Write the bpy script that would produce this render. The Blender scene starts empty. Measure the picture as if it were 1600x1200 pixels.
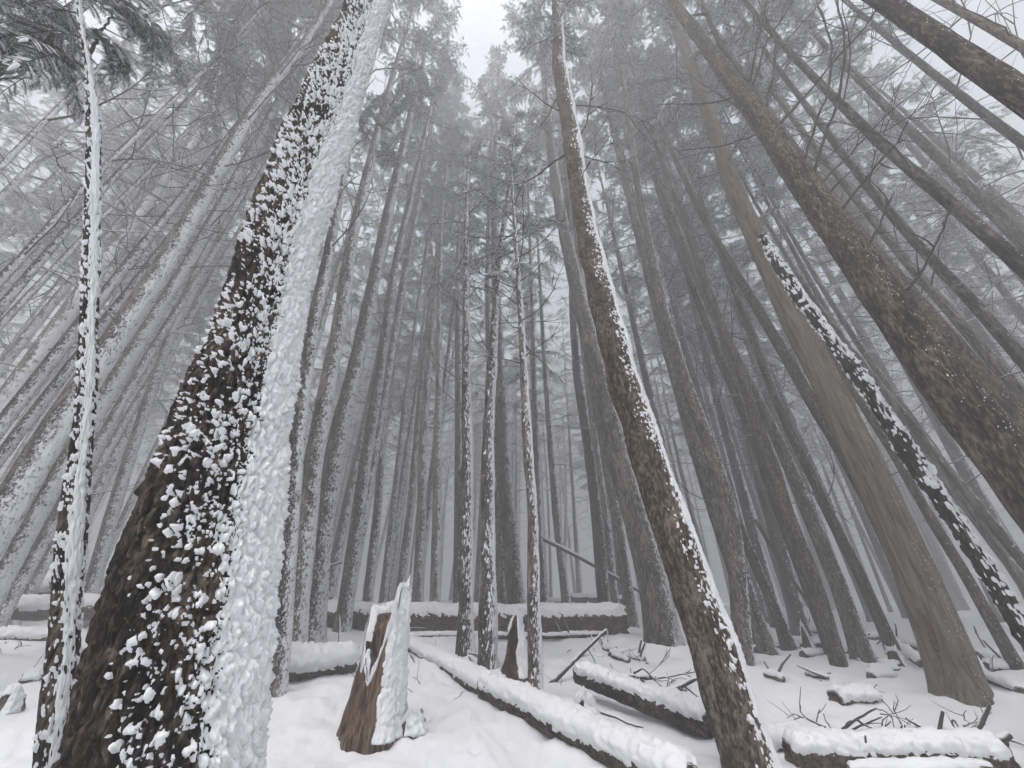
import bpy, math, random
import numpy as np
from mathutils import Vector, Matrix

random.seed(7)
rng = np.random.default_rng(7)
sc = bpy.context.scene
COL = sc.collection

# ---------------------------------------------------------------- camera
EYE = np.array([0.0, 0.0, 1.2])
PITCH = math.radians(29.3)
FPX = 600.0                                   # focal length in pixels of the 1600 px wide photograph
cam_d = bpy.data.cameras.new('camera')
cam_d.sensor_width = 36.0
cam_d.lens = 36.0 * FPX / 1600.0
cam_d.clip_start = 0.05
cam_d.clip_end = 1000.0
cam = bpy.data.objects.new('camera', cam_d)
COL.objects.link(cam)
cam.location = EYE
cam.rotation_euler = (math.radians(90) + PITCH, 0, 0)
sc.camera = cam

# ---------------------------------------------------------------- sky and sun (thin overcast)
SUN_EL, SUN_AZ = math.radians(68), math.radians(205)     # azimuth measured from +Y towards +X
world = bpy.data.worlds.new('World')
sc.world = world
world.use_nodes = True
wn, wl = world.node_tree.nodes, world.node_tree.links
wn.clear()
w_sky = wn.new('ShaderNodeTexSky')
w_sky.sky_type = 'NISHITA'
w_sky.sun_disc = False
w_sky.sun_elevation = SUN_EL
w_sky.sun_rotation = SUN_AZ
w_sky.air_density = 1.0
w_sky.dust_density = 4.0
w_hs = wn.new('ShaderNodeHueSaturation')
w_hs.inputs['Saturation'].default_value = 0.42
w_bg = wn.new('ShaderNodeBackground')
w_bg.inputs['Strength'].default_value = 0.15
w_out = wn.new('ShaderNodeOutputWorld')
wl.new(w_sky.outputs[0], w_hs.inputs['Color'])
wl.new(w_hs.outputs[0], w_bg.inputs['Color'])
wl.new(w_bg.outputs[0], w_out.inputs['Surface'])

sun_d = bpy.data.lights.new('sun', 'SUN')
sun_d.energy = 0.9
sun_d.angle = math.radians(22)
sun_d.color = (1.0, 0.97, 0.92)
sun = bpy.data.objects.new('sun', sun_d)
COL.objects.link(sun)
to_sun = Vector((math.sin(SUN_AZ) * math.cos(SUN_EL), math.cos(SUN_AZ) * math.cos(SUN_EL), math.sin(SUN_EL)))
sun.rotation_euler = to_sun.to_track_quat('Z', 'Y').to_euler()
sun.location = (0, 0, 60)

HAZE_DENSITY = 0.027
vs = sc.view_settings
vs.view_transform = 'Standard'
vs.look = 'None'
vs.gamma = 1.0
vs.exposure = 1.28
vs.use_curve_mapping = False
cy = sc.cycles
cy.use_denoising = True
cy.max_bounces = 3
cy.diffuse_bounces = 2
cy.glossy_bounces = 1
cy.transmission_bounces = 2
cy.volume_bounces = 1
cy.transparent_max_bounces = 4
cy.use_adaptive_sampling = True
cy.adaptive_threshold = 0.06
cy.adaptive_min_samples = 16
cy.sample_clamp_indirect = 1.0

# ---------------------------------------------------------------- pixel rays
CP, SP = math.cos(PITCH), math.sin(PITCH)
def ray(px, py):
    a = (px - 800.0) / FPX
    b = (600.0 - py) / FPX
    return np.array([a, CP - b * SP, SP + b * CP])
def project(P):
    d = np.asarray(P, float) - EYE
    z = d[1] * CP + d[2] * SP
    u = -d[1] * SP + d[2] * CP
    return np.array([800 + FPX * d[0] / z, 600 - FPX * u / z]), z

# ---------------------------------------------------------------- numpy noise
PERM = np.random.default_rng(11).permutation(256)
PERM = np.concatenate([PERM, PERM, PERM])
GRAD = np.random.default_rng(12).normal(size=(256, 3))
GRAD /= np.linalg.norm(GRAD, axis=1)[:, None]
JIT = np.random.default_rng(13).random((256, 4))
def _h(i, j, k):
    return PERM[(PERM[(PERM[i & 255] + j) & 255] + k) & 255]
def perlin(P):
    P = np.asarray(P, float)
    sh = P.shape[:-1]
    P = P.reshape(-1, 3)
    F = np.floor(P).astype(np.int64)
    f = P - F
    w = f * f * f * (f * (f * 6 - 15) + 10)
    out = np.zeros(len(P))
    for dx in (0, 1):
        wx = w[:, 0] if dx else 1 - w[:, 0]
        for dy in (0, 1):
            wy = w[:, 1] if dy else 1 - w[:, 1]
            for dz in (0, 1):
                wz = w[:, 2] if dz else 1 - w[:, 2]
                g = GRAD[_h(F[:, 0] + dx, F[:, 1] + dy, F[:, 2] + dz)]
                out += wx * wy * wz * ((f - (dx, dy, dz)) * g).sum(1)
    return (out * 1.5).reshape(sh)
def fbm(P, octaves=3, lac=2.03, gain=0.5):
    P = np.asarray(P, float)
    a, s = 1.0, 0.0
    for _ in range(octaves):
        s = s + a * perlin(P)
        P = P * lac + 17.3
        a *= gain
    return s
def worley(P):
    """nearest and second nearest feature distance plus a random number of the nearest cell"""
    P = np.asarray(P, float)
    sh = P.shape[:-1]
    P = P.reshape(-1, 3)
    F = np.floor(P).astype(np.int64)
    f1 = np.full(len(P), 9.0)
    f2 = np.full(len(P), 9.0)
    rid = np.zeros(len(P))
    for dx in (-1, 0, 1):
        for dy in (-1, 0, 1):
            for dz in (-1, 0, 1):
                c = F + (dx, dy, dz)
                hh = _h(c[:, 0], c[:, 1], c[:, 2])
                q = c + JIT[hh, :3]
                d = np.sqrt(((q - P) ** 2).sum(1))
                near = d < f1
                f2 = np.where(near, f1, np.minimum(f2, d))
                rid = np.where(near, JIT[hh, 3], rid)
                f1 = np.where(near, d, f1)
    return f1.reshape(sh), f2.reshape(sh), rid.reshape(sh)
def sstep(a, b, x):
    t = np.clip((x - a) / (b - a), 0, 1)
    return t * t * (3 - 2 * t)

# ---------------------------------------------------------------- terrain heights
BUMPS = []                                  # (x, y, amplitude, sigma)
def ground_base(x, y):
    x = np.asarray(x, float)
    y = np.asarray(y, float)
    d = np.hypot(x, y)
    rise = np.interp(d, [0, 3.6, 4.6, 6.8, 10.7, 15, 20, 30, 60, 300],
                     [-0.04, 0.0, 0.09, 0.25, 0.50, 0.80, 0.95, 1.05, 1.1, 1.1])
    a = np.arctan2(x, y)
    k = 1 - 0.62 * sstep(0.16, 0.62, a)
    k = np.where(np.abs(a) > 2.0, 0.4, k)
    return EYE[2] - 1.15 + rise * k
def ground(x, y, fine=False):
    x = np.asarray(x, float)
    y = np.asarray(y, float)
    z = ground_base(x, y)
    P = np.stack([x, y, np.zeros_like(x)], -1)
    z = z + 0.075 * perlin(P * 0.55 + 3.1) + 0.035 * perlin(P * 1.6 + 9.7)
    if fine:
        d = np.hypot(x, y)
        k = np.clip(1.4 - d / 40, 0.2, 1)
        z = z + k * (0.034 * perlin(P * 3.1 + 5.5) + 0.018 * perlin(P * 8.0) + 0.008 * perlin(P * 19.0) + 0.0025 * perlin(P * 41.0))
        f1, f2, rid = worley(P * 1.9 + 40.2)                      # dimples where snow fell from the boughs
        z = z - k * np.where(rid > 0.5, 0.05 * sstep(0.17, 0.0, f1 + .05 * perlin(P * 9.0)), 0)
        f1, f2, rid = worley(P * 1.15 + 12.2)                     # buried litter
        z = z + k * np.where(rid > 0.55, 0.06 * rid * sstep(0.42, 0.05, f1 + 0.16 * perlin(P * 6.0)), 0)
        for bx, by, am, sg in BUMPS:
            q = ((x - bx) ** 2 + (y - by) ** 2) / (sg * sg)
            z = z + am * np.exp(-np.minimum(q, 40))
    return z
def hit(px, py):
    """where the ray through a photo pixel meets the snow"""
    d = ray(px, py)
    t = np.geomspace(1.0, 160, 1500)
    P = EYE + t[:, None] * d
    below = P[:, 2] < ground(P[:, 0], P[:, 1])
    if not below.any():
        d2 = d.copy()
        s = 45.0 / np.hypot(d[0], d[1])
        Q = EYE + d2 * s
        Q[2] = float(ground(Q[0], Q[1]))
        return Q
    i = int(np.argmax(below))
    Q = P[i].copy()
    Q[2] = float(ground(Q[0], Q[1]))
    return Q

# ---------------------------------------------------------------- materials
def mat_new(name):
    m = bpy.data.materials.new(name)
    m.use_nodes = True
    nt = m.node_tree
    nt.nodes.clear()
    out = nt.nodes.new('ShaderNodeOutputMaterial')
    bs = nt.nodes.new('ShaderNodeBsdfPrincipled')
    nt.links.new(bs.outputs[0], out.inputs['Surface'])
    return m, nt, bs
def N(nt, kind, **kw):
    n = nt.nodes.new(kind)
    for k, v in kw.items():
        if k in n.inputs:
            n.inputs[k].default_value = v
        else:
            setattr(n, k, v)
    return n
def math_n(nt, op, a, b=None, c=None, clamp=False):
    n = nt.nodes.new('ShaderNodeMath')
    n.operation = op
    n.use_clamp = clamp
    for i, v in enumerate((a, b, c)):
        if v is None:
            continue
        if isinstance(v, (int, float)):
            n.inputs[i].default_value = v
        else:
            nt.links.new(v, n.inputs[i])
    return n.outputs[0]
def ramp(nt, fac, stops):
    n = nt.nodes.new('ShaderNodeValToRGB')
    e = n.color_ramp.elements
    while len(e) > 1:
        e.remove(e[-1])
    e[0].position, e[0].color = stops[0][0], (*stops[0][1], 1)
    for p, c in stops[1:]:
        q = e.new(p)
        q.color = (*c, 1)
    nt.links.new(fac, n.inputs['Fac'])
    return n.outputs['Color']
def mixc(nt, fac, a, b):
    n = nt.nodes.new('ShaderNodeMix')
    n.data_type = 'RGBA'
    for s, v in ((n.inputs['Factor'], fac), (n.inputs[6], a), (n.inputs[7], b)):
        if isinstance(v, (int, float)):
            s.default_value = v
        elif isinstance(v, tuple):
            s.default_value = (*v, 1)
        else:
            nt.links.new(v, s)
    return n.outputs[2]
def coords(nt, scale, kind='Object'):
    tc = nt.nodes.new('ShaderNodeTexCoord')
    mp = nt.nodes.new('ShaderNodeMapping')
    mp.inputs['Scale'].default_value = scale
    nt.links.new(tc.outputs[kind], mp.inputs['Vector'])
    return mp.outputs[0]
def noise(nt, vec, scale, detail=4.0, rough=0.55):
    n = nt.nodes.new('ShaderNodeTexNoise')
    n.inputs['Scale'].default_value = scale
    n.inputs['Detail'].default_value = detail
    n.inputs['Roughness'].default_value = rough
    nt.links.new(vec, n.inputs['Vector'])
    return n.outputs['Fac']
def voro(nt, vec, scale, feature='F1'):
    n = nt.nodes.new('ShaderNodeTexVoronoi')
    n.feature = feature
    n.inputs['Scale'].default_value = scale
    nt.links.new(vec, n.inputs['Vector'])
    return n.outputs['Distance']
def bump(nt, bs, height, strength, dist):
    b = nt.nodes.new('ShaderNodeBump')
    b.inputs['Strength'].default_value = strength
    b.inputs['Distance'].default_value = dist
    nt.links.new(height, b.inputs['Height'])
    nt.links.new(b.outputs[0], bs.inputs['Normal'])
SNOW_C = (0.85, 0.86, 0.89)

def snow_material(name, col=SNOW_C, grain=60.0, bstr=0.35, bdist=0.006):
    m, nt, bs = mat_new(name)
    v = coords(nt, (1, 1, 1))
    n1 = noise(nt, v, grain, 5.0, 0.62)
    n2 = noise(nt, v, grain * 0.12, 3.0)
    c = mixc(nt, n2, tuple(x * 0.965 for x in col), tuple(min(1, x * 1.03) for x in col))
    nt.links.new(c, bs.inputs['Base Color'])
    bs.inputs['Roughness'].default_value = 0.75
    bs.inputs['Specular IOR Level'].default_value = 0.2
    bump(nt, bs, n1, bstr, bdist)
    return m

def bark_material(name, stops, zstretch=0.3, plate=22.0, snow=None, flake=30.0, moss=0.0, bstr=0.8, bdist=0.012, streak=0.6, specks=0.78):
    """bark with plates; snow = (bias, gain) paints wind-blown flecks on the windward (+X) side and none on the lee"""
    m, nt, bs = mat_new(name)
    v = coords(nt, (1, 1, zstretch))
    n1 = noise(nt, v, plate, 6.0, 0.65)
    n2 = noise(nt, v, plate * 0.2, 3.0)
    vd = voro(nt, v, plate * 1.3)
    wp = nt.nodes.new('ShaderNodeVectorMath')
    wp.operation = 'MULTIPLY_ADD'
    wn_ = nt.nodes.new('ShaderNodeTexNoise')
    wn_.inputs['Scale'].default_value = plate * 1.1
    wn_.inputs['Detail'].default_value = 3.0
    nt.links.new(v, wn_.inputs['Vector'])
    nt.links.new(wn_.outputs['Color'], wp.inputs[0])
    wp.inputs[1].default_value = (1.1 / plate,) * 3
    nt.links.new(v, wp.inputs[2])
    pl = nt.nodes.new('ShaderNodeTexVoronoi')
    pl.inputs['Scale'].default_value = plate * 1.35
    nt.links.new(wp.outputs[0], pl.inputs['Vector'])
    plc = nt.nodes.new('ShaderNodeSeparateColor')
    nt.links.new(pl.outputs['Color'], plc.inputs[0])
    f = math_n(nt, 'MULTIPLY_ADD', n1, 0.62, math_n(nt, 'MULTIPLY_ADD', n2, 0.34, math_n(nt, 'MULTIPLY_ADD', vd, 0.10, math_n(nt, 'MULTIPLY_ADD', plc.outputs[0], 0.10, 0.03))))
    f = math_n(nt, 'MULTIPLY_ADD', f, 1.25, -0.185)
    oi = nt.nodes.new('ShaderNodeObjectInfo')
    f = math_n(nt, 'ADD', f, math_n(nt, 'MULTIPLY_ADD', oi.outputs['Random'], 0.16, -0.13), clamp=True)
    c = ramp(nt, f, stops)
    vo = coords(nt, (1, 1, 1))
    if moss > 0:
        mk = noise(nt, vo, 3.0, 5.0, 0.7)
        mk = math_n(nt, 'MULTIPLY', math_n(nt, 'SMOOTHSTEP', mk, 0.5, 0.72) if False else math_n(nt, 'MULTIPLY_ADD', mk, 5.0, -2.7, clamp=True), moss)
        c = mixc(nt, mk, c, (0.060, 0.066, 0.030))
    h = math_n(nt, 'ADD', math_n(nt, 'MULTIPLY', n1, 1.3), math_n(nt, 'MULTIPLY', pl.outputs['Distance'], -0.9))
    if snow:
        g = nt.nodes.new('ShaderNodeNewGeometry')
        sx = nt.nodes.new('ShaderNodeSeparateXYZ')
        nt.links.new(g.outputs['True Normal' if False else 'Normal'], sx.inputs[0])
        tz = nt.nodes.new('ShaderNodeSeparateXYZ')
        nt.links.new(g.outputs['Position'], tz.inputs[0])
        vs_ = coords(nt, (1, 1, streak))
        k1 = noise(nt, vs_, flake, 8.0, 0.78)
        k2 = noise(nt, vo, flake * 0.2, 3.0, 0.6)
        fl = math_n(nt, 'ADD', math_n(nt, 'MULTIPLY_ADD', k1, 4.2, -2.1), math_n(nt, 'MULTIPLY_ADD', k2, 1.2, -0.6))
        wind = math_n(nt, 'MULTIPLY_ADD', sx.outputs[0], snow[1], snow[0])
        wind = math_n(nt, 'ADD', wind, math_n(nt, 'MULTIPLY_ADD', oi.outputs['Random'], 0.2, -0.1))
        mk = math_n(nt, 'MULTIPLY_ADD', math_n(nt, 'ADD', wind, fl), 3.0, 0.0, clamp=True)
        # single flakes caught on the bark, all round the trunk
        sp = nt.nodes.new('ShaderNodeTexVoronoi')
        sp.inputs['Scale'].default_value = flake * 1.5
        nt.links.new(coords(nt, (1, 1, 0.8)), sp.inputs['Vector'])
        sc_ = nt.nodes.new('ShaderNodeSeparateColor')
        nt.links.new(sp.outputs['Color'], sc_.inputs[0])
        few = math_n(nt, 'GREATER_THAN', math_n(nt, 'ADD', sc_.outputs[0], math_n(nt, 'MULTIPLY', sx.outputs[0], 0.25)), specks)
        dot = math_n(nt, 'MULTIPLY', math_n(nt, 'MULTIPLY_ADD', sp.outputs['Distance'], -7.0, 2.4, clamp=True), few)
        mk = math_n(nt, 'MAXIMUM', mk, dot)
        c = mixc(nt, mk, c, SNOW_C)
        h = math_n(nt, 'MULTIPLY_ADD', mk, 1.2, h)
    nt.links.new(c, bs.inputs['Base Color'])
    bs.inputs['Roughness'].default_value = 0.9
    bs.inputs['Specular IOR Level'].default_value = 0.15
    bump(nt, bs, h, bstr, bdist)
    return m

def topsnow_material(name, col_a, col_b, lo=0.1, hi=0.55, scale=14.0):
    """wood whose upward faces carry snow"""
    m, nt, bs = mat_new(name)
    v = coords(nt, (1, 1, 1))
    n1 = noise(nt, v, scale, 4.0)
    c = mixc(nt, n1, col_a, col_b)
    g = nt.nodes.new('ShaderNodeNewGeometry')
    sx = nt.nodes.new('ShaderNodeSeparateXYZ')
    nt.links.new(g.outputs['Normal'], sx.inputs[0])
    up = math_n(nt, 'ADD', sx.outputs[2], math_n(nt, 'MULTIPLY', sx.outputs[0], 0.35))
    up = math_n(nt, 'ADD', up, math_n(nt, 'MULTIPLY_ADD', n1, 0.9, -0.45))
    mk = math_n(nt, 'DIVIDE', math_n(nt, 'SUBTRACT', up, lo), hi - lo, clamp=True)
    c = mixc(nt, mk, c, SNOW_C)
    nt.links.new(c, bs.inputs['Base Color'])
    bs.inputs['Roughness'].default_value = 0.9
    bs.inputs['Specular IOR Level'].default_value = 0.1
    return m

def needle_material(name, a, b):
    m, nt, bs = mat_new(name)
    v = coords(nt, (1, 1, 1))
    n1 = noise(nt, v, 5.0, 3.0)
    c = mixc(nt, math_n(nt, 'MULTIPLY_ADD', n1, 2.0, -0.5, clamp=True), a, b)
    nt.links.new(c, bs.inputs['Base Color'])
    bs.inputs['Roughness'].default_value = 0.7
    bs.inputs['Specular IOR Level'].default_value = 0.2
    return m

BK = [(0.42, (0.012, 0.010, 0.009)), (0.51, (0.052, 0.045, 0.038)), (0.60, (0.115, 0.100, 0.086)), (0.72, (0.23, 0.205, 0.18))]
BK_RED = [(0.43, (0.006, 0.005, 0.0045)), (0.51, (0.034, 0.026, 0.020)), (0.59, (0.088, 0.068, 0.052)), (0.70, (0.20, 0.165, 0.13))]
BK_OLIVE = [(0.4, (0.030, 0.026, 0.018)), (0.53, (0.095, 0.082, 0.060)), (0.63, (0.14, 0.125, 0.097)), (0.78, (0.2, 0.185, 0.15))]
M = {
    'snow_ground': snow_material('snow_ground', (0.88, 0.89, 0.925), 38.0, 0.4, 0.012),
    'snow': snow_material('snow_crust', SNOW_C, 90.0, 0.5, 0.006),
    'snow_load': snow_material('snow_load', (0.78, 0.79, 0.82), 30.0, 0.0, 0.01),
    'bark_hero': bark_material('bark_hero', BK_RED, 0.40, 40.0, None, moss=0.35),
    'bark_hero_plain': bark_material('bark_hero_plain', BK_RED, 0.3, 30.0, (-0.9, 0.8), 34.0, moss=0.25),
    'bark': bark_material('bark_mid', BK, 0.28, 28.0, (-0.45, 0.95), 26.0),
    'bark_dusty': bark_material('bark_dusty', BK, 0.25, 20.0, (-0.42, 0.95), 34.0),
    'bark_far': bark_material('bark_far', BK, 0.25, 12.0, (-0.30, 0.9), 15.0),
    'bark_lee': bark_material('bark_lee', BK_RED, 0.30, 36.0, (-0.75, 0.95), 34.0, moss=0.2),
    'bark_olive': bark_material('bark_olive', BK_OLIVE, 0.08, 26.0, (-0.85, 0.8), 40.0, moss=0.35, bdist=0.008, specks=.86),
    'wood_red': bark_material('wood_red', [(0.42, (0.020, 0.010, 0.007)), (0.52, (0.070, 0.034, 0.022)), (0.61, (0.125, 0.068, 0.045)), (0.74, (0.17, 0.11, 0.08))], 1.0, 14.0, None, bdist=0.02),
    'wood_rot': bark_material('wood_rot', [(0.42, (0.018, 0.010, 0.007)), (0.52, (0.075, 0.040, 0.024)), (0.61, (0.14, 0.095, 0.065)), (0.74, (0.20, 0.16, 0.12))], 0.12, 34.0, None, bdist=0.015),
    'log_dark': bark_material('log_dark', [(0.42, (0.012, 0.009, 0.007)), (0.52, (0.045, 0.034, 0.025)), (0.61, (0.09, 0.07, 0.05)), (0.74, (0.14, 0.115, 0.09))], 1.0, 26.0, None, moss=0.3, bdist=0.015),
    'twig': topsnow_material('twig_bark', (0.035, 0.030, 0.026), (0.085, 0.072, 0.062), 0.05, 0.5),
    'twig_bare': topsnow_material('twig_bare', (0.035, 0.030, 0.026), (0.085, 0.072, 0.062), 0.7, 1.1),
    'needle_frost': needle_material('needle_frosted', (0.045, 0.058, 0.050), (0.12, 0.138, 0.130)),
    'needle': needle_material('needle', (0.020, 0.030, 0.021), (0.048, 0.062, 0.045)),
}

# ---------------------------------------------------------------- mesh helpers
def mesh_obj(name, verts, faces, mats, parent=None, mat_idx=None, smooth=True):
    """faces: list of (F, k) integer arrays"""
    me = bpy.data.meshes.new(name)
    verts = np.ascontiguousarray(verts, np.float32).reshape(-1, 3)
    faces = [np.asarray(f, np.int32) for f in faces if len(f)]
    nl = sum(f.size for f in faces)
    nf = sum(len(f) for f in faces)
    me.vertices.add(len(verts))
    me.vertices.foreach_set('co', verts.ravel())
    me.loops.add(nl)
    me.loops.foreach_set('vertex_index', np.concatenate([f.ravel() for f in faces]))
    me.polygons.add(nf)
    tot = np.concatenate([np.full(len(f), f.shape[1], np.int32) for f in faces])
    start = np.concatenate([[0], np.cumsum(tot)[:-1]]).astype(np.int32)
    me.polygons.foreach_set('loop_start', start)
    me.polygons.foreach_set('loop_total', tot)
    if smooth is True:
        me.polygons.foreach_set('use_smooth', np.ones(nf, bool))
    if mat_idx is not None:
        me.polygons.foreach_set('material_index', np.asarray(mat_idx, np.int32))
    for m in (mats if isinstance(mats, (list, tuple)) else [mats]):
        me.materials.append(m)
    me.update(calc_edges=True)
    o = bpy.data.objects.new(name, me)
    COL.objects.link(o)
    if parent is not None:
        o.parent = parent
    return o
def tag(o, label, cat, group=None):
    o['label'] = label
    o['category'] = cat
    if group:
        o['group'] = group
    return o
def thing(name, loc, label, cat, group=None):
    o = bpy.data.objects.new(name, None)
    o.empty_display_size = 0.2
    o.location = loc
    COL.objects.link(o)
    return tag(o, label, cat, group)
def grid_quads(m, k, wrap=True):
    i = np.arange(m - 1)[:, None]
    j = np.arange(k if wrap else k - 1)[None, :]
    a = i * k + j
    b = i * k + (j + 1) % k
    return np.stack([a, b, b + k, a + k], -1).reshape(-1, 4)
def crust(name, P, Nrm, T, mat, parent, inset=0.006, wrap=True):
    """a skin of snow of thickness T (M, K) standing on the surface P along Nrm; none where T <= 0"""
    m, k = T.shape
    q = grid_quads(m, k, wrap)
    keep = (T.ravel()[q] > 0).any(1)
    q = q[keep]
    if not len(q):
        return None
    V = (P + Nrm * np.where(T > 0, T, -inset)[..., None]).reshape(-1, 3)
    u, inv = np.unique(q, return_inverse=True)
    return mesh_obj(name, V[u], [inv.reshape(-1, 4)], mat, parent)
def tubes(polys, sides=4):
    """polys: list of (points (n,3), radii (n)); returns verts, quads, tris (tips closed)"""
    VV, QQ, off = [], [], 0
    for pts, rad in polys:
        pts = np.asarray(pts, float)
        n = len(pts)
        tg = np.gradient(pts, axis=0)
        tg /= np.linalg.norm(tg, axis=1)[:, None] + 1e-9
        ref = np.array([0, 0, 1.0]) if abs(tg[0, 2]) < 0.9 else np.array([1.0, 0, 0])
        u = np.cross(tg, ref)
        u /= np.linalg.norm(u, axis=1)[:, None] + 1e-9
        v = np.cross(tg, u)
        th = np.arange(sides) * 2 * math.pi / sides
        r = np.asarray(rad, float)[:, None, None]
        ring = pts[:, None] + r * (np.cos(th)[None, :, None] * u[:, None] + np.sin(th)[None, :, None] * v[:, None])
        VV.append(ring.reshape(-1, 3))
        QQ.append(grid_quads(n, sides) + off)
        if sides == 4:
            QQ.append(np.array([[3, 2, 1, 0]]) + off)
            QQ.append(np.array([[0, 1, 2, 3]]) + off + (n - 1) * 4)
        off += n * sides
    return np.concatenate(VV), np.concatenate(QQ)
def bend(p0, d, length, n=6, droop=0.0, wob=0.12, rg=rng):
    """a curving branch"""
    pts = [np.asarray(p0, float)]
    d = np.asarray(d, float) / np.linalg.norm(d)
    step = length / (n - 1)
    w = rg.normal(size=3) * wob
    for i in range(n - 1):
        pts.append(pts[-1] + d * step)
        d = d + np.array([0, 0, droop / (n - 1)]) + w / (n - 1) + rg.normal(size=3) * wob * 0.35
        d /= np.linalg.norm(d)
    return np.array(pts)

# ---------------------------------------------------------------- foliage
def frond_template(pairs, lw, snow_w, fine):
    V, F, mi = [], [], []
    def quad(a, b, c, d, m):
        o = len(V)
        V.extend([a, b, c, d])
        F.append((o, o + 1, o + 2, o + 3))
        mi.append(m)
    rg = np.random.default_rng(pairs * 31 + int(lw * 1000))
    dr = lambda x, y: -0.22 * x * x - 0.28 * abs(y)
    quad((0, -.012, 0), (1, -.004, dr(1, 0)), (1, .004, dr(1, 0)), (0, .012, 0), 1)
    for i in range(pairs):
        x = 0.06 + 0.9 * i / (pairs - 1)
        for s in (-1, 1):
            l = (0.40 * (1 - 0.68 * x) + 0.03) * rg.uniform(0.75, 1.2)
            a = math.radians(rg.uniform(44, 66))
            cx, sy = math.cos(a), math.sin(a) * s
            w = lw * rg.uniform(0.8, 1.2)
            tx, ty = x + l * cx, l * sy
            mx, my = x + l * cx * .5, l * sy * .5
            jz = rg.uniform(-.05, .05)
            if fine:
                nn = fine
                for j in range(nn):
                    f = (j + 0.5) / nn
                    bx, by = x + l * cx * f, l * sy * f
                    for q in (-1, 1):
                        aa = math.atan2(sy, cx) + q * math.radians(52)
                        ll = 0.085 * (1.05 - 0.5 * f)
                        ex, ey = bx + ll * math.cos(aa), by + ll * math.sin(aa)
                        px, py = -math.sin(aa) * .016, math.cos(aa) * .016
                        hx, hy = (bx + ex) / 2, (by + ey) / 2
                        quad((bx, by, dr(bx, by)), (hx + px, hy + py, dr(hx, hy)), (ex, ey, dr(ex, ey) - .02), (hx - px, hy - py, dr(hx, hy)), 1)
            else:
                quad((x, 0, dr(x, 0)), (mx - sy * w, my + cx * w, dr(mx, my) + jz), (tx, ty, dr(tx, ty)), (mx + sy * w, my - cx * w, dr(mx, my) + jz), 1)
            if rg.random() < snow_w:
                w2 = (w if not fine else 0.045) * rg.uniform(0.7, 1.15)
                hz = rg.uniform(0.025, 0.055)
                p0 = (x, 0, dr(x, 0) + .01)
                p1 = (mx - sy * w2, my + cx * w2, dr(mx, my) + .012)
                p2 = (tx - l * .12 * cx, ty - l * .12 * sy, dr(tx, ty) + .02)
                p3 = (mx + sy * w2, my - cx * w2, dr(mx, my) + .012)
                top = (mx, my, dr(mx, my) + hz)
                o = len(V)
                V.extend([p0, p1, p2, p3, top])
                for aq, bq in ((0, 1), (1, 2), (2, 3), (3, 0)):
                    F.append((o + aq, o + bq, o + 4, o + 4))
                    mi.append(2)
    # the ridge of snow along the middle
    xs = (0.0, 0.3, 0.62, 0.95)
    ws = (0.04, 0.085, 0.07, 0.015)
    hs = (0.03, 0.075, 0.06, 0.02)
    o = len(V)
    for x, w, h in zip(xs, ws, hs):
        V.extend([(x, -w, dr(x, w) + .005), (x, 0, dr(x, 0) + h), (x, w, dr(x, w) + .005)])
    for i in range(3):
        for j in range(2):
            a = o + i * 3 + j
            F.append((a, a + 3, a + 4, a + 1))
            mi.append(2)
    return np.array(V, float), np.array(F), np.array(mi)
FR_FAR = [frond_template(9, 0.026, 0.6, 0), frond_template(10, 0.024, 0.45, 0), frond_template(8, 0.028, 0.85, 0)]
FR_MID = [frond_template(8, 0.03, 0.35, 3), frond_template(7, 0.03, 0.2, 3)]
FR_NEAR = [frond_template(8, 0.03, 0.18, 4), frond_template(9, 0.03, 0.10, 4)]

def place_fronds(O, X, Up, S, templates, rg):
    """returns list of (verts, quads, mat)"""
    O, X, Up, S = map(np.asarray, (O, X, Up, S))
    X = X / np.linalg.norm(X, axis=1)[:, None]
    Y = np.cross(Up, X)
    Y /= np.linalg.norm(Y, axis=1)[:, None] + 1e-9
    Z = np.cross(X, Y)
    pick = rg.integers(0, len(templates), len(O))
    res = []
    for t, (V, F, mi) in enumerate(templates):
        k = pick == t
        if not k.any():
            continue
        B = np.stack([X[k], Y[k], Z[k]], 1)
        W = np.einsum('vj,njc->nvc', V, B) * S[k][:, None, None] + O[k][:, None]
        Q = F[None] + (np.arange(k.sum()) * len(V))[:, None, None]
        res.append((W.reshape(-1, 3), Q.reshape(-1, 4), np.tile(mi, k.sum())))
    return res
def bough_fronds(pts, rg, spacing, fl, start=0.2, out=None):
    """fronds on both sides of a branch polyline"""
    seg = np.linalg.norm(np.diff(pts, axis=0), axis=1)
    cum = np.concatenate([[0], np.cumsum(seg)])
    L = cum[-1]
    s = np.arange(L * start, L, spacing)
    O, X, U, S = out
    for i, q in enumerate(s):
        p = np.array([np.interp(q, cum, pts[:, c]) for c in range(3)])
        p2 = np.array([np.interp(min(q + .05, L), cum, pts[:, c]) for c in range(3)])
        p1 = np.array([np.interp(max(q - .05, 0), cum, pts[:, c]) for c in range(3)])
        d = p2 - p1
        d /= np.linalg.norm(d) + 1e-9
        side = np.cross((0, 0, 1), d)
        side /= np.linalg.norm(side) + 1e-9
        f = q / L
        for sgn in (-1, 1):
            a = math.radians(rg.uniform(35, 70)) * sgn
            x = d * math.cos(a) + side * math.sin(a) + np.array([0, 0, rg.uniform(-0.45, 0.05)])
            O.append(p)
            X.append(x)
            U.append(np.array([rg.normal() * .3, rg.normal() * .3, 1]))
            S.append(fl * rg.uniform(0.7, 1.25) * (1.0 - 0.45 * f))
    O.append(pts[-1]); X.append(pts[-1] - pts[-2]); U.append(np.array([0, 0, 1.])); S.append(fl * .8)
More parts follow.
